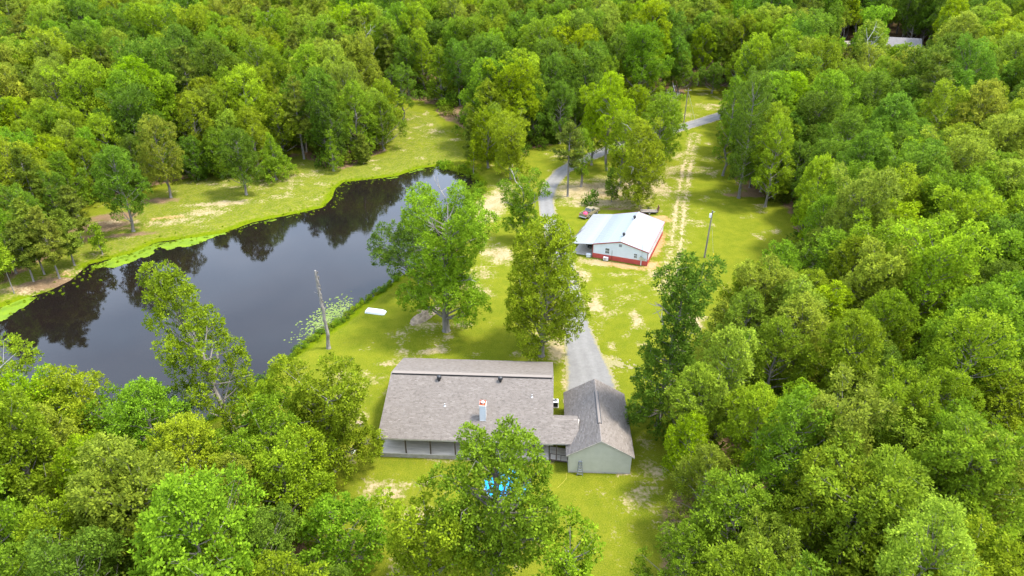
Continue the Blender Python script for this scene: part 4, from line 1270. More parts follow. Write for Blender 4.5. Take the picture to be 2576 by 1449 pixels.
# garage
GYAW = -radians(2.3)
garage = empty('garage', (6.62, 61.4, 0), GYAW)
tag(garage, 'detached garage with brown gable roof and sage siding right of the house', 'garage')
GW, GD, GE, GR = 7.2, 11.75, 2.62, 4.95
ov, gv = .34, .14
gsl = (GR - GE) / (GW / 2 + ov)
gr = MB()
for sx in (0, 1):
    xe = -ov if sx == 0 else GW + ov
    xr = GW / 2 - .003 if sx == 0 else GW / 2 + .003
    gr.slab([(xe, -gv, GE), (xr, -gv, GR), (xr, GD + gv, GR), (xe, GD + gv, GE)][::1 if sx == 0 else -1], .14)
groof = gr.build('roof', M_trim, garage)
shingles('shingles', [(-ov - .01, GD + gv, GE), (-ov - .01, -gv, GE), (GW / 2, GD + gv, GR)], groof, seed=3, course=.17)
shingles('shingles', [(GW + ov + .01, -gv, GE), (GW + ov + .01, GD + gv, GE), (GW / 2, -gv, GR)], groof, seed=4, course=.17)
gv_ = MB().add([(GW / 2 - .16, 3.0, GR - .06), (GW / 2 - .15, 3.0, GR + .09), (GW / 2, 3.0, GR + .14), (GW / 2 + .15, 3.0, GR + .09), (GW / 2 + .16, 3.0, GR - .06)] +
               [(GW / 2 - .16, 9.2, GR - .06), (GW / 2 - .15, 9.2, GR + .09), (GW / 2, 9.2, GR + .14), (GW / 2 + .15, 9.2, GR + .09), (GW / 2 + .16, 9.2, GR - .06)],
               [(0, 1, 6, 5), (1, 2, 7, 6), (2, 3, 8, 7), (3, 4, 9, 8), (0, 4, 3, 2, 1), (5, 6, 7, 8, 9)]).build('ridge_vent', M_shingle, groof)
gv_.data.attributes.new('tint', 'FLOAT', 'POINT').data.foreach_set('value', [.45] * len(gv_.data.vertices))
for sx in (-1, 1):
    a, b = sorted((GW / 2 + sx * .165, GW / 2 + sx * .24))
    MB().box(a, b, 3.0, 9.2, GR - .2, GR + .03).build('vent_dark_strip', M_black, groof)  # black strips along both sides of the vent
gw = MB()
pr = [(0, .18), (GW, .18), (GW, GE + ov * gsl - .15), (GW / 2, GR - .15), (0, GE + ov * gsl - .15)]
gw.prism(pr, 0, GD)
gw.build('wall', M_sage, garage)
MB().box(-.02, GW + .02, -.03, GD + .02, -.25, .175).build('foundation', M_block, garage)
lap = MB()
ztop = GR - .15
z = .2
while z < ztop - .12:
    half = min(GW / 2, (GR - .15 - z - .155) / gsl)
    if half > .1:
        x0_, x1_ = GW / 2 - half, GW / 2 + half
        lap.add([(x0_, -.004, z + .155), (x1_, -.004, z + .155), (x1_, -.026, z), (x0_, -.026, z), (x0_, -.002, z), (x1_, -.002, z)], [(0, 1, 2, 3), (3, 2, 5, 4)])
    z += .155
for z in np.arange(.2, GE + .1, .155):
    for xs_, sg in ((0, -1), (GW, 1)):
        lap.add([(xs_ + sg * .004, 0, z + .155), (xs_ + sg * .004, GD, z + .155), (xs_ + sg * .026, GD, z), (xs_ + sg * .026, 0, z)], [(0, 1, 2, 3)])
lap.build('siding_laps', M_sage, garage, 'stuff')
for xx in (-.03, GW - .06):
    MB().box(xx, xx + .09, -.045, -.028, .19, GE + ov * gsl - .2).build('corner_board', M_sage, garage)
# barge boards along the gable
for sx in (-1, 1):
    xe = GW / 2 + sx * (GW / 2 + ov)
    MB().add([(xe, -gv - .03, GE - .17), (GW / 2, -gv - .03, GR - .17), (GW / 2, -gv - .03, GR + .005), (xe, -gv - .03, GE + .005), (xe, -gv - .004, GE - .17), (GW / 2, -gv - .004, GR - .17), (GW / 2, -gv - .004, GR + .005), (xe, -gv - .004, GE + .005)],
             [(0, 1, 2, 3), (4, 7, 6, 5), (0, 4, 5, 1), (2, 6, 7, 3), (0, 3, 7, 4), (1, 5, 6, 2)]).build('barge_board', M_trim, garage)

# breezeway between them (part of the house)
bz = MB()
BX0, BX1 = RX1 + .004, 23.5
sl = (ZR - ZE) / RYR
BYB = 3.35
bz.slab([(BX0, RYF, ZE), (BX1, RYF - .0, ZE), (BX1 + .4, BYB, ZE + sl * BYB), (BX0, BYB, ZE + sl * BYB)], .14)
bz.slab([(BX0, BYB + .004, ZE + sl * BYB), (BX1 + .4, BYB + .004, ZE + sl * BYB), (BX1 + .1, BYB + 1.3, ZE + sl * BYB - .5), (BX0, BYB + 1.3, ZE + sl * BYB - .5)], .14)
bro = bz.build('breezeway_roof', M_trim, house)
shingles('shingles', [(BX0, RYF - .02, ZE), (BX1 + .3, RYF - .02, ZE), (BX0, BYB, ZE + sl * BYB)], bro, seed=5)
shingles('shingles', [(BX1 + .3, BYB + 1.3, ZE + sl * BYB - .5), (BX0, BYB + 1.3, ZE + sl * BYB - .5), (BX1 + .3, BYB, ZE + sl * BYB)], bro, seed=6)
for x, y in ((21.2, .2), (22.6, .2), (21.2, 3.2)):
    MB().box(x - .06, x + .06, y - .06, y + .06, .4, ZE - .12).build('post', M_post, house)
# ramp down from the porch to the garage
rb = MB()
for i in range(20):
    x = 20.42 + i * .14
    z = .58 - i * .022
    rb.box(x, x + .132, .15, 2.3, z - .04, z)
rb.build('ramp_boards', M_deck, house, 'stuff')
rl = MB()
rl.tube([(20.4, .1, .5), (23.15, .1, .08)], .07, 4).tube([(20.4, 2.34, .5), (23.15, 2.34, .08)], .07, 4)
rl.build('ramp_stringers', M_post, house)
rl = MB().tube([(20.45, .12, 1.4), (23.0, .12, 1.0)], .04, 5)
for x, z0, z1 in ((20.5, .5, 1.39), (21.75, .3, 1.2), (22.95, .1, 1.01)): rl.tube([(x, .12, z0), (x, .12, z1)], .04, 5)
rl.build('ramp_rail', M_post, house)

# air conditioner by the house
p = at(1398, 1016, .45)
ac = empty('air_conditioner', (p[0] - .05, p[1] + .1, .0), HY)
tag(ac, 'square air conditioner with black grille beside the right end of the house', 'air conditioner')
MB().bbox(-.45, .45, -.45, .45, -.1, .12, .02).build('pad', M_block, ac)
MB().bbox(-.4, .4, -.4, .4, .121, .95, .06).build('casing', M_chase, ac)
for sx, a in ((0, 0), (1, pi / 2), (2, pi), (3, 3 * pi / 2)):
    g = MB().box(-.32, .32, -.415, -.403, .2, .88).build('grille', M_black, ac); g.rotation_euler = (0, 0, a)
fan = MB().lathe([(.30, .951), (.30, .985), (.27, .987), (.26, .955)], 20).build('fan_guard', M_black, ac)
bl = MB()
for k in range(3):
    a = k * 2.094
    bl.add([(0, 0, .965), (.24 * cos(a), .24 * sin(a), .96), (.24 * cos(a + .7), .24 * sin(a + .7), .975)], [(0, 1, 2)])
bl.build('fan_blades', M_steel, fan)

# stepladder against the garage
lp = at((1080 + 1930 * .34161) / 1.19255, (1040 + 1135 * .34161) / 1.19255)
ld = empty('stepladder', (lp[0], lp[1], 0), GYAW)
tag(ld, 'grey aluminium stepladder standing open against the garage gable', 'ladder')
for nm, ys_ in (('front_rail', 0.0), ('rear_rail', .75)):
    for sx in (-1, 1):
        MB().tube([(sx * .34, ys_, 0), (sx * .17, .42 if ys_ == 0 else .5, 1.75)], .035, 4).build(nm, M_alu, ld)
for k in range(5):
    t = (k + .8) / 6
    w = .34 - .17 * t
    MB().box(-w, w, .42 * t - .05, .42 * t + .06, 1.75 * t - .02, 1.75 * t + .02).build('step', M_alu, ld)
MB().box(-.2, .2, .36, .56, 1.752, 1.80).build('top_cap', M_alu, ld)
MB().box(-.22, .22, .52, .58, .8, .85).build('brace', M_alu, ld)

# ------------------------------------------------------------------ above-ground pool under the foreground oak
pp = at(1275, 1222, .9)
pool = empty('swimming_pool', (pp[0], pp[1], 0))
tag(pool, 'round above-ground pool with bright blue cover beneath the foreground oak', 'pool')
PR = 2.7
MB().lathe([(PR, 0), (PR, 1.15), (PR - .05, 1.15), (PR - .05, .3), (.05, .28)], 36).build('pool_wall', M_alu, pool)
cv = MB().lathe([(PR - .06, 1.05), (PR - .6, .98), (PR - 1.5, .93), (.05, .9)], 36).build('cover', M_pool, pool)
MB().lathe([(PR - .12, 1.152), (PR - .12, 1.20), (PR + .1, 1.20), (PR + .1, 1.152), (PR - .12, 1.152)], 36, cap=False).build('rim', M_alu, pool)
for k in range(12):
    a = k * pi / 6
    MB().tube([((PR + .06) * cos(a), (PR + .06) * sin(a), 0), ((PR + .06) * cos(a), (PR + .06) * sin(a), 1.15)], .05, 6).build('upright', M_alu, pool)

# ------------------------------------------------------------------ barn
bfl, bfr = np.array([15.35, 119.2]), np.array([25.05, 115.35])
BYAW = atan2(*(bfr - bfl)[::-1])
barn = empty('metal_barn', (bfl[0], bfl[1], 0), BYAW)
tag(barn, 'white metal barn with red wainscot and lean-to carport beside the driveway', 'barn')
BW, BD, BE, BR = 10.45, 15.4, 2.85, 4.15
oe = .18
bs = (BR - BE) / (BW / 2)
def ribbed_panel(name, w, run, rise, m, rib=.3):
    """metal sheet w wide along y, going from the eave (0,0,0) to (run, rise)"""
    mb = MB()
    ys_ = [0.0]; zs_ = [0.0]
    k = 0
    y = .06
    prof = [(.0, .0)]
    while y < w - .03:
        prof += [(y, 0), (y + .015, .03), (y + .05, .03), (y + .065, 0)]
        y += rib
    prof.append((w - .008, 0))
    n = len(prof)
    vs = [(0, a, b) for a, b in prof] + [(run, a, rise + b) for a, b in prof]
    vs += [(0, prof[0][0], -.02), (0, prof[-1][0], -.02), (run, prof[0][0], rise - .02), (run, prof[-1][0], rise - .02)]
    fs = [(i, i + 1, n + i + 1, n + i) for i in range(n - 1)]
    b = 2 * n
    fs += [(b, b + 2, b + 3, b + 1)] + [(0, n, b + 2, b), (n - 1, b + 1, b + 3, 2 * n - 1)]
    mb.add(vs, fs)
    return mb.mesh(name, m)
npan = 17
pw = (BD + .3) / npan
roof_l = MB().slab([(-.02, -.15, BE - .03), (BW / 2, -.15, BR - .03), (BW / 2, BD + .15, BR - .03), (-.02, BD + .15, BE - .03)], .06)
roof_l.slab([(BW / 2 + .004, -.15, BR - .03), (BW + oe, -.15, BE - oe * bs - .03), (BW + oe, BD + .15, BE - oe * bs - .03), (BW / 2 + .004, BD + .15, BR - .03)], .06)
broof = roof_l.build('roof', M_steel, barn)
mL = ribbed_panel('roof_panel', pw, BW / 2 + .02, BR - BE, M_shadedroof)
mR = ribbed_panel('roof_panel', pw, -(BW / 2 + oe), BR - BE + oe * bs, M_metalroof)
LTW, LTZ = 4.35, 2.25
mC = ribbed_panel('roof_panel', pw, LTW, BE - .02 - LTZ, M_metalroof)
lts = MB().slab([(-LTW, -.15, LTZ - .03), (-.024, -.15, BE - .05), (-.024, BD + .15, BE - .05), (-LTW, BD + .15, LTZ - .03)], .06).build('carport_roof', M_steel, barn)
for k in range(npan):
    y = -.15 + k * pw
    for me_, x, z, par in ((mL, -.02, BE, broof), (mR, BW + oe, BE - oe * bs, broof), (mC, -LTW, LTZ, lts)):
        o = link_mesh('roof_panel', me_, par, (x, y, z + random.uniform(0, .004)))
MB().add([(BW / 2 - .22, -.17, BR - .01), (BW / 2, -.17, BR + .06), (BW / 2 + .22, -.17, BR - .01), (BW / 2 - .22, BD + .17, BR - .01), (BW / 2, BD + .17, BR + .06), (BW / 2 + .22, BD + .17, BR - .01)],
         [(0, 1, 4, 3), (1, 2, 5, 4), (0, 2, 1), (3, 4, 5)]).build('ridge_cap', M_metalroof, broof)
for t_ in (.13, .70):
    roof_vent(BW / 2 - .05 + .0, 2.6 if t_ < .5 else 11.6, BR, 1.15, broof, M_black)
for yy in (-.17, BD + .152):     # gable trims
    for sx in (0, 1):
        xe, ze = (-.02, BE) if sx == 0 else (BW + oe, BE - oe * bs)
        MB().add([(xe, yy, ze - .14), (BW / 2, yy, BR - .14), (BW / 2, yy, BR + .045), (xe, yy, ze + .045), (xe, yy + .02, ze - .14), (BW / 2, yy + .02, BR - .14), (BW / 2, yy + .02, BR + .045), (xe, yy + .02, ze + .045)],
                 [(0, 1, 2, 3), (4, 7, 6, 5), (0, 4, 5, 1), (2, 6, 7, 3), (0, 3, 7, 4), (1, 5, 6, 2)]).build('gable_trim', M_darkred, barn)
MB().box(BW + oe + .003, BW + oe + .05, -.15, BD + .15, BE - oe * bs - .12, BE - oe * bs + .02).build('eave_trim', M_darkred, barn)
WZ = .95
MB().prism([(0, WZ), (BW, WZ), (BW, BE - .1), (BW / 2, BR - .1), (0, BE - .1)], 0, BD).build('wall', M_wallmetal, barn)
MB().box(-.015, BW + .015, -.015, BD + .015, -.2, WZ - .002).build('wainscot', M_red, barn)
rib = MB()
for x in np.arange(.15, BW, .3):
    zt = BE - .12 + (BR - BE) * (1 - abs(x - BW / 2) / (BW / 2))
    rib.box(x, x + .04, -.022, -.002, WZ + .01, zt)
for y in np.arange(.15, BD, .3):
    rib.box(BW + .002, BW + .022, y, y + .04, WZ + .01, BE - .12)
rib.build('wall_ribs', M_wallmetal, barn, 'stuff')
rib = MB()
for x in np.arange(.15, BW, .3): rib.box(x, x + .04, -.036, -.017, -.1, WZ - .01)
for y in np.arange(.15, BD, .3): rib.box(BW + .017, BW + .036, y, y + .04, -.1, WZ - .01)
rib.build('wainscot_ribs', M_red, barn, 'stuff')
for x in (-.06, BW - .06):
    MB().box(x, x + .12, -.055, -.038, -.1, BE - .15).build('corner_trim', M_darkred, barn)
MB().box(BW + .038, BW + .055, -.05, .07, -.1, BE - .15).build('corner_trim', M_darkred, barn)
window(barn, 2.45, 3.2, 1.3, 2.35, -.03, M_white, 2, 3)
window(barn, 7.95, 8.45, 1.35, 2.15, -.03, M_white, 2, 2)
MB().box(BW / 2 - .28, BW / 2 + .28, -.05, -.024, 3.05, 3.55).build('gable_vent', M_metalroof, barn)
# electrical service
es = MB().box(9.0, 9.7, -.16, -.04, 1.15, 1.75).box(9.85, 10.15, -.14, -.04, 1.1, 1.55)
mbx = es.build('meter_box', M_steel, barn)
MB().lathe([(.12, 0), (.12, .06), (.02, .07)], 12, (9.25, -.2, 1.85)).build('meter', M_glass, mbx)
MB().tube([(9.35, -.1, 1.75), (9.35, -.1, 4.3)], .035, 6).tube([(9.35, -.1, 4.28), (9.2, -.35, 4.35)], .05, 6).build('service_mast', M_steel, barn)
MB().tube([(9.35, -.1, 4.2), (11.6, .3, 4.45)], .015, 4).build('mast_guy', M_steel, barn)
MB().box(9.25, 9.42, -.1, -.04, -.1, 1.15).build('conduit', M_white, barn)
MB().tube([(3.75, -.06, .2), (3.75, -.06, 2.1)], .03, 6).build('conduit', M_post, barn)
for y in (.1, 5.1, 10.2, BD - .1):
    MB().box(-LTW + .1, -LTW + .22, y - .06, y + .06, -.1, LTZ - .095).build('carport_post', M_darkred if y < 1 else M_post, barn)
MB().box(-LTW + .08, -LTW + .24, -.1, BD + .1, LTZ - .094, LTZ - .0945 + .001).build('carport_beam', M_steel, barn)
MB().box(-LTW + .3, -.05, .3, BD - .2, -.1, .03).build('carport_slab', M_block, barn)

def barn_pt(x, y):
    c, s = cos(BYAW), sin(BYAW)
    return np.array([bfl[0] + x * c - y * s, bfl[1] + x * s + y * c])
# mini-split on the ground in front
q = barn_pt(2.75, -.62)
ms = empty('outdoor_unit', (q[0], q[1], 0), BYAW)
tag(ms, 'white outdoor cooling unit on the ground below the barn window', 'air conditioner')
MB().bbox(-.46, .46, -.18, .18, .12, .78, .03).build('casing', M_white, ms)
MB().lathe([(.25, 0), (.25, .02), (.05, .03)], 18).build('fan_grille', M_block, ms)
g = ms.children[-1]; g.rotation_euler = (pi / 2, 0, 0); g.location = (-.12, -.181, .45)
for sx in (-.35, .35): MB().box(sx - .05, sx + .05, -.2, .2, -.05, .12).build('foot', M_black, ms)
# crate of junk at the carport mouth
q = barn_pt(-.75, -.1)
cr = empty('storage_box', (q[0], q[1], 0), BYAW + .2)
tag(cr, 'white storage box at the carport corner of the barn', 'box')
MB().bbox(-.4, .4, -.3, .3, 0, .55, .03).build('box_body', M_white, cr)
MB().bbox(-.43, .43, -.33, .33, .552, .64, .03).build('lid', M_chase, cr)

def wheel(parent, x, y, r, w, ax='x'):
    t = MB().lathe([(r * .55, -w / 2), (r * .92, -w / 2), (r, -w * .3), (r, w * .3), (r * .92, w / 2), (r * .55, w / 2), (r * .55, -w / 2)], 18, cap=False).build('wheel', M_rubber, parent)
    t.rotation_euler = (0, pi / 2, 0) if ax == 'x' else (pi / 2, 0, 0)
    t.location = (x, y, r)
    MB().lathe([(.05, -w * .42), (r * .54, -w * .4), (r * .54, w * .4), (.05, w * .42)], 12).build('rim', M_steel, t)
    return t
# quad bike under the carport
q = barn_pt(-1.9, 4.6)
qb = empty('quad_bike', (q[0], q[1], .03), BYAW + .5)
tag(qb, 'dark quad bike parked under the barn carport', 'quad bike')
for sx in (-.45, .45):
    for sy in (-.62, .62): wheel(qb, sx, sy, .3, .24)
MB().bbox(-.28, .28, -.85, .85, .35, .62, .08).build('body', M_black, qb)
MB().bbox(-.18, .18, -.6, .1, .621, .82, .07).build('seat', M_rubber, qb)
for sy in (-.62, .62): MB().bbox(-.58, .58, sy - .32, sy + .32, .625, .68, .03).build('fender', M_black, qb)
MB().tube([(0, .35, .6), (0, .25, 1.0), (-.38, .15, 1.08)], .025, 6).tube([(0, .25, 1.0), (.38, .15, 1.08)], .025, 6).build('handlebar', M_steel, qb)
MB().tube([(-.4, .5, .75), (.4, .5, .75), (.4, .95, .75), (-.4, .95, .75), (-.4, .5, .75)], .02, 5).build('rack', M_black, qb)

# pickup
tb = gat(1465, 549); tf = gat(1495, 532)
tk_yaw = atan2(tf[1] - tb[1], tf[0] - tb[0]) - pi / 2
tc_ = (tb + tf) / 2
tk = empty('pickup_truck', (tc_[0] + .2, tc_[1] - .2, 0), tk_yaw)
tag(tk, 'tan pickup truck parked nose away behind the barn with open bed', 'truck')
for sx in (-.82, .82):
    for sy in (-1.65, 1.75): wheel(tk, sx, sy, .39, .26)
bd = MB()
bd.add([(sx * .93, y, z) for sx in (-1, 1) for y, z in [(-2.7, .5), (2.75, .5), (2.78, .95), (2.6, 1.08), (1.15, 1.15), (-.75, 1.12), (-.75, .55)]],
       [tuple(range(6, -1, -1)), tuple(range(7, 14))] + [(i, (i + 1) % 7, 7 + (i + 1) % 7, 7 + i) for i in range(7)])
bd.build('body', M_tan, tk)
bedm = MB().box(-.93, -.84, -2.68, -.76, .5, 1.15).box(.84, .93, -2.68, -.76, .5, 1.15).box(-.84, .84, -.84, -.76, .5, 1.15).box(-.84, .84, -2.66, -.85, .56, .62)
bedm.build('bed', M_tan, tk)
MB().box(-.82, .82, -2.65, -.86, .622, .66).build('bed_liner', M_black, tk)
MB().bbox(-.86, .86, -2.76, -2.685, .56, 1.14, .02).build('tailgate', M_tan, tk)
cb_ = MB().add([(-.86, -.74, 1.12), (.86, -.74, 1.12), (.86, 1.2, 1.15), (-.86, 1.2, 1.15), (-.7, -.5, 1.78), (.7, -.5, 1.78), (.7, .55, 1.78), (-.7, .55, 1.78)],
              [(3, 2, 1, 0), (4, 5, 6, 7), (0, 1, 5, 4), (1, 2, 6, 5), (2, 3, 7, 6), (3, 0, 4, 7)]).build('cab', M_tan, tk)
MB().add([(-.7, -.715, 1.22), (.7, -.715, 1.22), (.6, -.545, 1.7), (-.6, -.545, 1.7)], [(0, 1, 2, 3)]).build('rear_window', M_glass, cb_)
MB().add([(.75, 1.12, 1.21), (-.75, 1.12, 1.21), (-.62, .62, 1.72), (.62, .62, 1.72)], [(0, 1, 2, 3)]).build('windscreen', M_glass, cb_)
for sx in (-1, 1):
    MB().add([(sx * .853, -.6, 1.2), (sx * .853, .95, 1.2), (sx * .728, .5, 1.7), (sx * .728, -.42, 1.7)], [(0, 1, 2, 3)]).build('side_window', M_glass, cb_)
    MB().box(sx * .8 - .1, sx * .8 + .1, -2.79, -2.765, .8, 1.05).build('tail_light', M_red, tk)
    MB().box(sx * .7 - .14, sx * .7 + .14, 2.765, 2.79, .72, .9).build('headlight', M_white, tk)
    MB().bbox(sx * 1.03 - .09, sx * 1.03 + .09, .85, .95, 1.15, 1.32, .02).build('mirror', M_black, tk)
MB().bbox(-.9, .9, -2.9, -2.77, .42, .58, .03).build('bumper', M_steel, tk)
MB().bbox(-.92, .92, 2.77, 2.92, .42, .62, .03).build('bumper', M_steel, tk)
c, s = cos(tk_yaw), sin(tk_yaw)
bx = empty('cargo_bag', (tk.location[0] + .1 * c + 1.9 * s, tk.location[1] + .1 * s - 1.9 * c, .662), tk_yaw + .3)
tag(bx, 'bright red and pink lumpy bag lying in the pickup bed', 'bag')
MB().lathe([(.35, 0), (.52, .15), (.55, .4), (.42, .62), (.2, .72), (.04, .74)], 12).build('bag', M_pink, bx)
MB().lathe([(.1, 0), (.14, .06), (.05, .12)], 10, (0, 0, .742)).build('knot', M_pink, bx)

# utility trailers
def trailer(u, v, yaw, label, gate=True):
    p = gat(u, v)
    t = empty('utility_trailer', p, yaw)
    tag(t, label, 'trailer', 'utility trailers')
    for sx in (-1.02, 1.02): wheel(t, sx, 0, .32, .2)
    fr = MB()
    for sx in (-.85, .85): fr.box(sx - .04, sx + .04, -1.8, 1.8, .42, .52)
    for sy in (-1.8, -.9, 0, .9, 1.72): fr.box(-.81, .81, sy, sy + .08, .43, .51)
    fr.build('frame', M_black, t)
    for i in range(8):
        MB().box(-.8 + i * .2, -.8 + i * .2 + .19, -1.8, 1.8, .521, .56).build('plank', M_pole, t)
    ral = MB()
    for sx in (-.88, .88):
        ral.tube([(sx, -1.78, .9), (sx, 1.78, .9)], .03, 5)
        for sy in (-1.75, 0, 1.75): ral.tube([(sx, sy, .5), (sx, sy, .9)], .025, 5)
    ral.tube([(-.88, 1.78, .9), (.88, 1.78, .9)], .03, 5)
    ral.build('rail', M_black, t)
    MB().tube([(-.8, 1.8, .47), (0, 3.0, .45)], .04, 5).tube([(.8, 1.8, .47), (0, 3.0, .45), (0, 3.25, .48)], .04, 5).build('drawbar', M_black, t)
    if gate:
        g = MB().box(-.86, .86, -.03, .03, 0, .05).box(-.86, .86, -.03, .03, 1.2, 1.25).box(-.86, -.8, -.03, .03, .05, 1.2).box(.8, .86, -.03, .03, .05, 1.2)
        for i in range(9): g.box(-.7 + i * .16, -.66 + i * .16, -.015, .015, .05, 1.2)
        go_ = g.build('ramp_gate', M_mesh, t)
        go_.location = (0, -1.84, .5); go_.rotation_euler = (radians(12), 0, 0)
trailer(1632, 536, BYAW + 1.9, 'rusty utility trailer with raised ramp gate behind the barn')
trailer(1440, 706, -.25, 'black-railed flat trailer beside the driveway under the big oak', False)

# ------------------------------------------------------------------ poles
def pole(u, v, vtop, name, label, lean, lamp):
    p = gat(u, v)
    H = height_to(p, vtop)
    t = empty(name, p)
    tag(t, label, 'utility pole')
    MB().tube([(0, 0, -.3), (lean * .5, 0, H * .5), (lean, 0, H)], [.17, .14, .11], 10).build('pole_shaft', M_pole, t)
    if lamp:
        MB().lathe([(.05, -.45), (.2, -.4), (.2, .25), (.16, .35), (.03, .38)], 14, (lean - .3, -.05, H - .9)).build('transformer', M_white, t)
        MB().box(lean - .12, lean - .08, -.06, .06, H - 1.1, H - .6).build('bracket', M_steel, t)
        MB().tube([(lean, 0, H - .3), (lean + .4, -.3, H - .1)], .03, 5).build('arm', M_steel, t)
    else:
        MB().box(lean - .9, lean + .9, -.06, .06, H - .7, H - .58).build('crossarm', M_pole, t)
        for x in (-.8, 0, .8): MB().lathe([(.03, 0), (.06, .05), (.03, .14)], 8, (lean + x, 0, H - .58)).build('insulator', M_white, t)
    return t, p, H
pl, pp_, PH = pole(1772, 648, 530, 'utility_pole', 'wooden utility pole with white transformer on the lawn right of the barn', .25, True)
MB().tube([(.25, 0, PH - 1.2), (.9, -3.3, .1)], .012, 4).build('guy_wire', M_steel, pl)
MB().tube([(.9, -3.3, .02), (.78, -2.5, 2.15)], .045, 6).build('guy_guard', M_yellow, pl, label='yellow guy wire guard')
pl2, p2, PH2 = pole(1720, 309, 222, 'utility_pole', 'dark utility pole beside the far bend of the driveway', .2, False)
MB().tube([(.2, 0, PH2 - .8), (3, 2, 0)], .03, 4).tube([(.2, 0, PH2 - .8), (3.5, -1, 0)], .03, 4).build('guy_wire', M_steel, pl2)
wr = MB()
a0, a1 = Vector((p2[0] + .2, p2[1], p2[2] + PH2 - .5)), Vector((p2[0] + 62, p2[1] + 12, p2[2] + PH2 + 1))
pts = [a0.lerp(a1, t) - Vector((0, 0, 1.5 * 4 * t * (1 - t))) for t in np.linspace(0, 1, 13)]
wr.tube(pts, .008, 4)
tag(wr.build('power_line', M_black), 'thin power line running right from the far pole', 'power line')

# broken snag
p = gat(827, 876)
H = height_to(p, 680)
sg = empty('dead_snag', p); tag(sg, 'tall broken grey trunk without branches standing on the pond bank', 'dead tree')
r = np.random.default_rng(77)
lx = -.12
pts = [(0, 0, -.3), (-.02, 0, .4)] + [(lx * (t ** 1.1) + r.normal(0, .05) + .12 * sin(5 * t), r.normal(0, .04), H * t) for t in np.linspace(.12, 1, 14)]
rad = [.44, .31] + list(np.linspace(.275, .15, 14) * r.uniform(.9, 1.12, 14))
rad[-1] = .13; rad[-2] = .2; rad[-4] = .15
MB().tube(pts, rad, 10).build('trunk', M_pale_bark, sg)
bk = MB()
for t in np.linspace(.5, .98, 26):
    a = r.random() * 6.28; x = lx * t ** 1.1; q = .33 - .16 * t
    bk.bbox(x + q * cos(a) - .07, x + q * cos(a) + .07, q * sin(a) - .07, q * sin(a) + .07, H * t - .2, H * t + .12, .03)
bk.build('bark_flakes', M_bark, sg, 'stuff')
st = MB()
for t, a in ((.35, 2.8), (.3, 3.6), (.52, .3), (.7, 3.0)):
    b = np.array([lx * t ** 1.1, 0, H * t]); st.tube([b, b + np.array([cos(a), sin(a), .5]) * .9], [.06, .02], 5)
st.build('branch_stubs', M_pale_bark, sg)

# upturned jon boat
pa, pb = gat(922, 786), gat(966, 791)
ang = atan2(pb[1] - pa[1], pb[0] - pa[0])
mid = (pa + pb) / 2
jb = empty('jon_boat', (mid[0], mid[1] + .35, mid[2]), ang); tag(jb, 'white flat-bottomed boat lying upturned on the grass by the pond', 'boat')
hl = MB()
sec = [(-1.6, .6, .30), (-1.5, .62, .40), (1.0, .62, .40), (1.5, .55, .33), (1.75, .48, .15)]
vs, fs = [], []
for x, w, h in sec:
    vs += [(x, -w - .08, 0), (x, -w, h * .85), (x, -w + .08, h), (x, w - .08, h), (x, w, h * .85), (x, w + .08, 0)]
for i in range(len(sec) - 1):
    fs += [(i * 6 + k, i * 6 + k + 1, i * 6 + 7 + k, i * 6 + 6 + k) for k in range(5)]
fs += [tuple(range(5, -1, -1)), tuple(range(24, 30))]
hl.add(vs, fs); hl.build('hull', M_white, jb)
for y in (-.35, 0, .35): MB().box(-1.4, 1.0, y - .025, y + .025, .402, .43).build('strake', M_chase, jb)
gu = MB().box(-1.62, 1.5, -.72, -.685, .01, .07).box(-1.62, 1.5, .685, .72, .01, .07); gu.build('gunwale', M_steel, jb)

# sand mound
p0, p1 = gat(1040, 815), gat(1098, 772)
mid = (p0 + p1) / 2; ang = atan2(p1[1] - p0[1], p1[0] - p0[0]); Lm = hypot(*(p1 - p0)[:2]) / 2 + .6
g = 48
gx, gy = np.meshgrid(np.linspace(-1, 1, g), np.linspace(-1, 1, g))
rr = np.sqrt(gx ** 2 + gy ** 2) + (fbm(gx.ravel() * 5 + 50, gy.ravel() * 5 + 20, 2.0, 3).reshape(g, g) - .5) * .5
hh = np.clip(1 - rr, 0, 1) ** .7 * (.75 + .9 * fbm(gx.ravel() * 6, gy.ravel() * 6, 1.6, 3).reshape(g, g)) * .75 - .12
V = np.c_[gx.ravel() * Lm, gy.ravel() * 1.35, hh.ravel()]
I = np.arange(g * g).reshape(g, g)
F = np.stack([I[:-1, :-1], I[:-1, 1:], I[1:, 1:], I[1:, :-1]], -1).reshape(-1, 4)
F = F[(hh.ravel()[F] > -.11).any(1)]
mo = link_mesh('dirt_mound', np_mesh('dirt_mound', V, F, [M_mound], True), None, (mid[0], mid[1], mid[2]), ang)
tag(mo, 'low mound of grey-brown sand on the lawn left of the ragged oak', 'dirt mound')

# small things on the lawn left of the house
p = gat(906, 1070)
cbk = empty('fire_pit_block', p, .3); cbk.name = 'concrete_block'
tag(cbk, 'squat concrete block on the lawn left of the house', 'block')
MB().bbox(-.42, .42, -.3, .3, -.03, .42, .05).build('block', M_block, cbk)
MB().bbox(-.45, .45, -.33, .33, .422, .5, .03).build('slab_top', M_mound, cbk)
p = gat(889, 1138)
tk2 = empty('propane_tank', p, 1.3); tag(tk2, 'small white gas cylinder lying on the grass left of the porch', 'gas cylinder')
o = MB().lathe([(.03, -.42), (.14, -.38), (.18, -.28), (.18, .28), (.14, .38), (.05, .42)], 14).build('tank', M_white, tk2); o.rotation_euler = (0, pi / 2, 0); o.location = (0, 0, .18)
o = MB().lathe([(.09, .4), (.09, .52), (.07, .52), (.07, .4)], 12).build('collar', M_white, tk2); o.rotation_euler = (0, pi / 2, 0); o.location = (0, 0, .18)
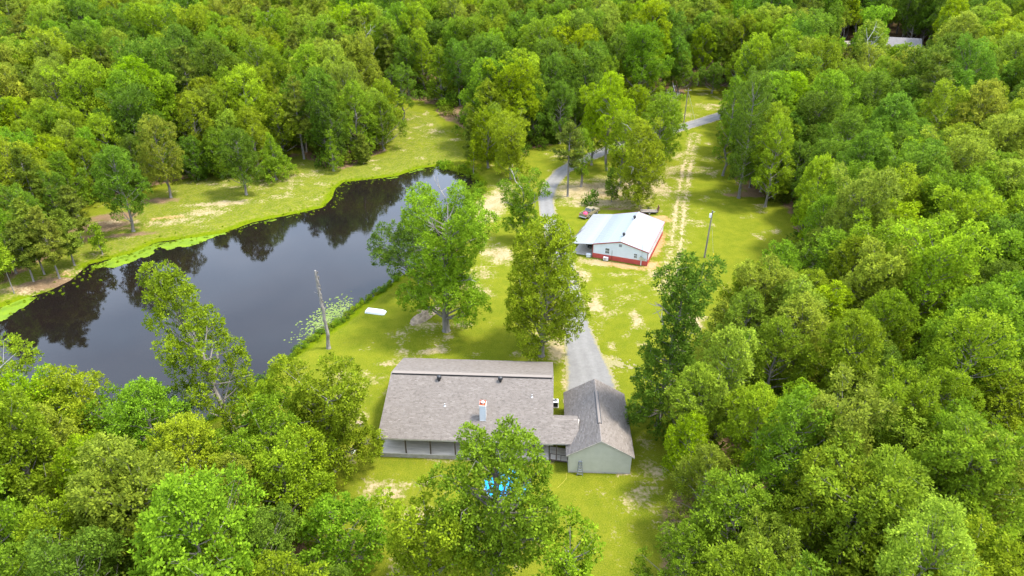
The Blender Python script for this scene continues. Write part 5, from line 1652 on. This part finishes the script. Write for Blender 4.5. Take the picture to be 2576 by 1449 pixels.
p = gat(1424, 1180)
hs_ = MB().tube([gat(*q) + [0, 0, .03] for q in ((1402, 1228), (1415, 1215), (1424, 1205), (1425, 1190))], .014, 5)
tag(hs_.build('garden_hose', M_hose), 'thin yellow hose on the grass left of the garage', 'hose')

# ------------------------------------------------------------------ far house in the upper right
fh = empty('far_house', (FAR_HOUSE[0], FAR_HOUSE[1], FAR_HOUSE[2] - .3), -.35)
tag(fh, 'distant house with grey roof half hidden by the right wood', 'house')
MB().prism([(-11, 0), (11, 0), (11, 3.2), (-11, 3.2)], -4, 5).build('wall', M_trim, fh)
MB().slab([(-11.5, -5, 3.1), (11.5, -5, 3.1), (11.5, .5, 5.9), (-11.5, .5, 5.9)], .2).slab([(-11.5, .504, 5.9), (11.5, .504, 5.9), (11.5, 6, 3.1), (-11.5, 6, 3.1)], .2).build('roof', M_greyroof2, fh)
for x in (-9, -6, 3): window(fh, x, x + 1.2, 1.1, 2.4, -4.03)
dr = MB().box(-3, -1.8, -4.06, -4.01, .1, 2.3).build('door', M_orange, fh)
MB().lathe([(.03, 0), (.05, .04), (.02, .08)], 8, (-2.0, -4.14, 1.1)).build('handle', M_steel, dr)
q = gat(2136, 128)
dk2 = empty('garden_pavilion', (q[0], q[1], q[2]), -.3)
tag(dk2, 'orange timber shelter beside the distant house', 'shelter')
MB().box(-3, 3, -2, 2, -.3, .3).build('deck', M_mound, dk2)
for x in (-2.8, 2.8):
    for y in (-1.8, 1.8): MB().box(x - .1, x + .1, y - .1, y + .1, .301, 3.0).build('post', M_orange, dk2)
MB().slab([(-3.3, -2.4, 3.0), (3.3, -2.4, 3.0), (3.3, 2.4, 3.5), (-3.3, 2.4, 3.5)], .15).build('roof', M_pole, dk2)
MB().box(-1.2, .8, 1.5, 1.7, .301, 2.4).build('back_panel', M_white, dk2)

# ------------------------------------------------------------------ labels of the woodland trees
def zone(u, v):
    if v < 150: row = 'top'
    elif v < 330: row = 'upper'
    else: row = ''
    if u > 1650 and v > 250:
        if v > 1150: return 'at the bottom edge of the right wood' if u < 2150 else 'in the bottom right corner of the wood'
        if v > 900: return 'in the wood right of the garage' if u < 2150 else 'at the right edge level with the house roof'
        if v > 680: return 'in the wood right of the tall dark tree' if u < 2150 else 'at the right edge level with the pond'
        if v > 480: return 'in the wood just right of the utility pole' if u < 2200 else 'at the right edge level with the barn'
        return 'in the wood right of the dirt track' if u < 2200 else 'at the right edge below the distant house'
    if v > 800:
        if v > 1200: return 'in the bottom left corner of the wood' if u < 450 else 'in the left foreground wood below the house'
        if v > 1030: return 'at the left edge of the foreground wood' if u < 450 else 'in the foreground wood left of the house'
        return 'on the near pond shore at the left' if u < 450 else 'on the near pond shore left of the snag'
    if u < 950:
        if v > 480: return 'on the left shore of the pond'
        if v > 330: return 'behind the left far bank' if u < 400 else 'behind the sandy far bank'
        if v < 160: return 'near the top left corner' if u < 480 else 'along the top edge left of centre'
        return 'in the upper left wood beyond the pond' if u < 480 else 'in the wood above the far bank'
    if u < 1330: return 'in the wood above the grass slope'
    if u < 1700: return 'in the wood behind the barn clump'
    return 'in the wood beyond the far road'
groups = {}
for t in TREES:
    groups.setdefault((zone(t[2], t[3]), t[1], t[4]), []).append(t)
NUM = ['', '', 'two', 'three', 'four', 'five', 'six', 'seven', 'eight', 'nine', 'ten', 'eleven', 'twelve', 'thirteen', 'fourteen', 'fifteen', 'sixteen']
ORD_T = ['twenty', 'thirty', 'forty']
ORD = ['leftmost', 'second', 'third', 'fourth', 'fifth', 'sixth', 'seventh', 'eighth', 'ninth', 'tenth', 'eleventh', 'twelfth', 'thirteenth', 'fourteenth', 'fifteenth', 'sixteenth', 'seventeenth', 'eighteenth', 'nineteenth', 'twentieth'] + ['%s-%s' % (a, b) for a in ORD_T for b in ('first', 'second', 'third', 'fourth', 'fifth', 'sixth', 'seventh', 'eighth', 'ninth', 'tenth')]
for (zn, look, kd), ts in groups.items():
    ts.sort(key=lambda t: t[2])
    kn = 'pine' if kd == 'pine' else 'tree'
    for i, t in enumerate(ts):
        n = len(ts)
        if n == 1: lab = 'only %s %s %s' % (look, kn, zn)
        elif i == 0: lab = 'leftmost %s %s %s' % (look, kn, zn)
        elif i == n - 1: lab = 'rightmost %s %s %s' % (look, kn, zn)
        else: lab = '%s from left %s %s %s' % (ORD[i], look, kn, zn)
        tag(t[0], lab, 'tree', '%s %ss %s' % (look, kn, zn))
print('TREES', len(TREES), broad_n, pine_n, 'far', len(far_rows))
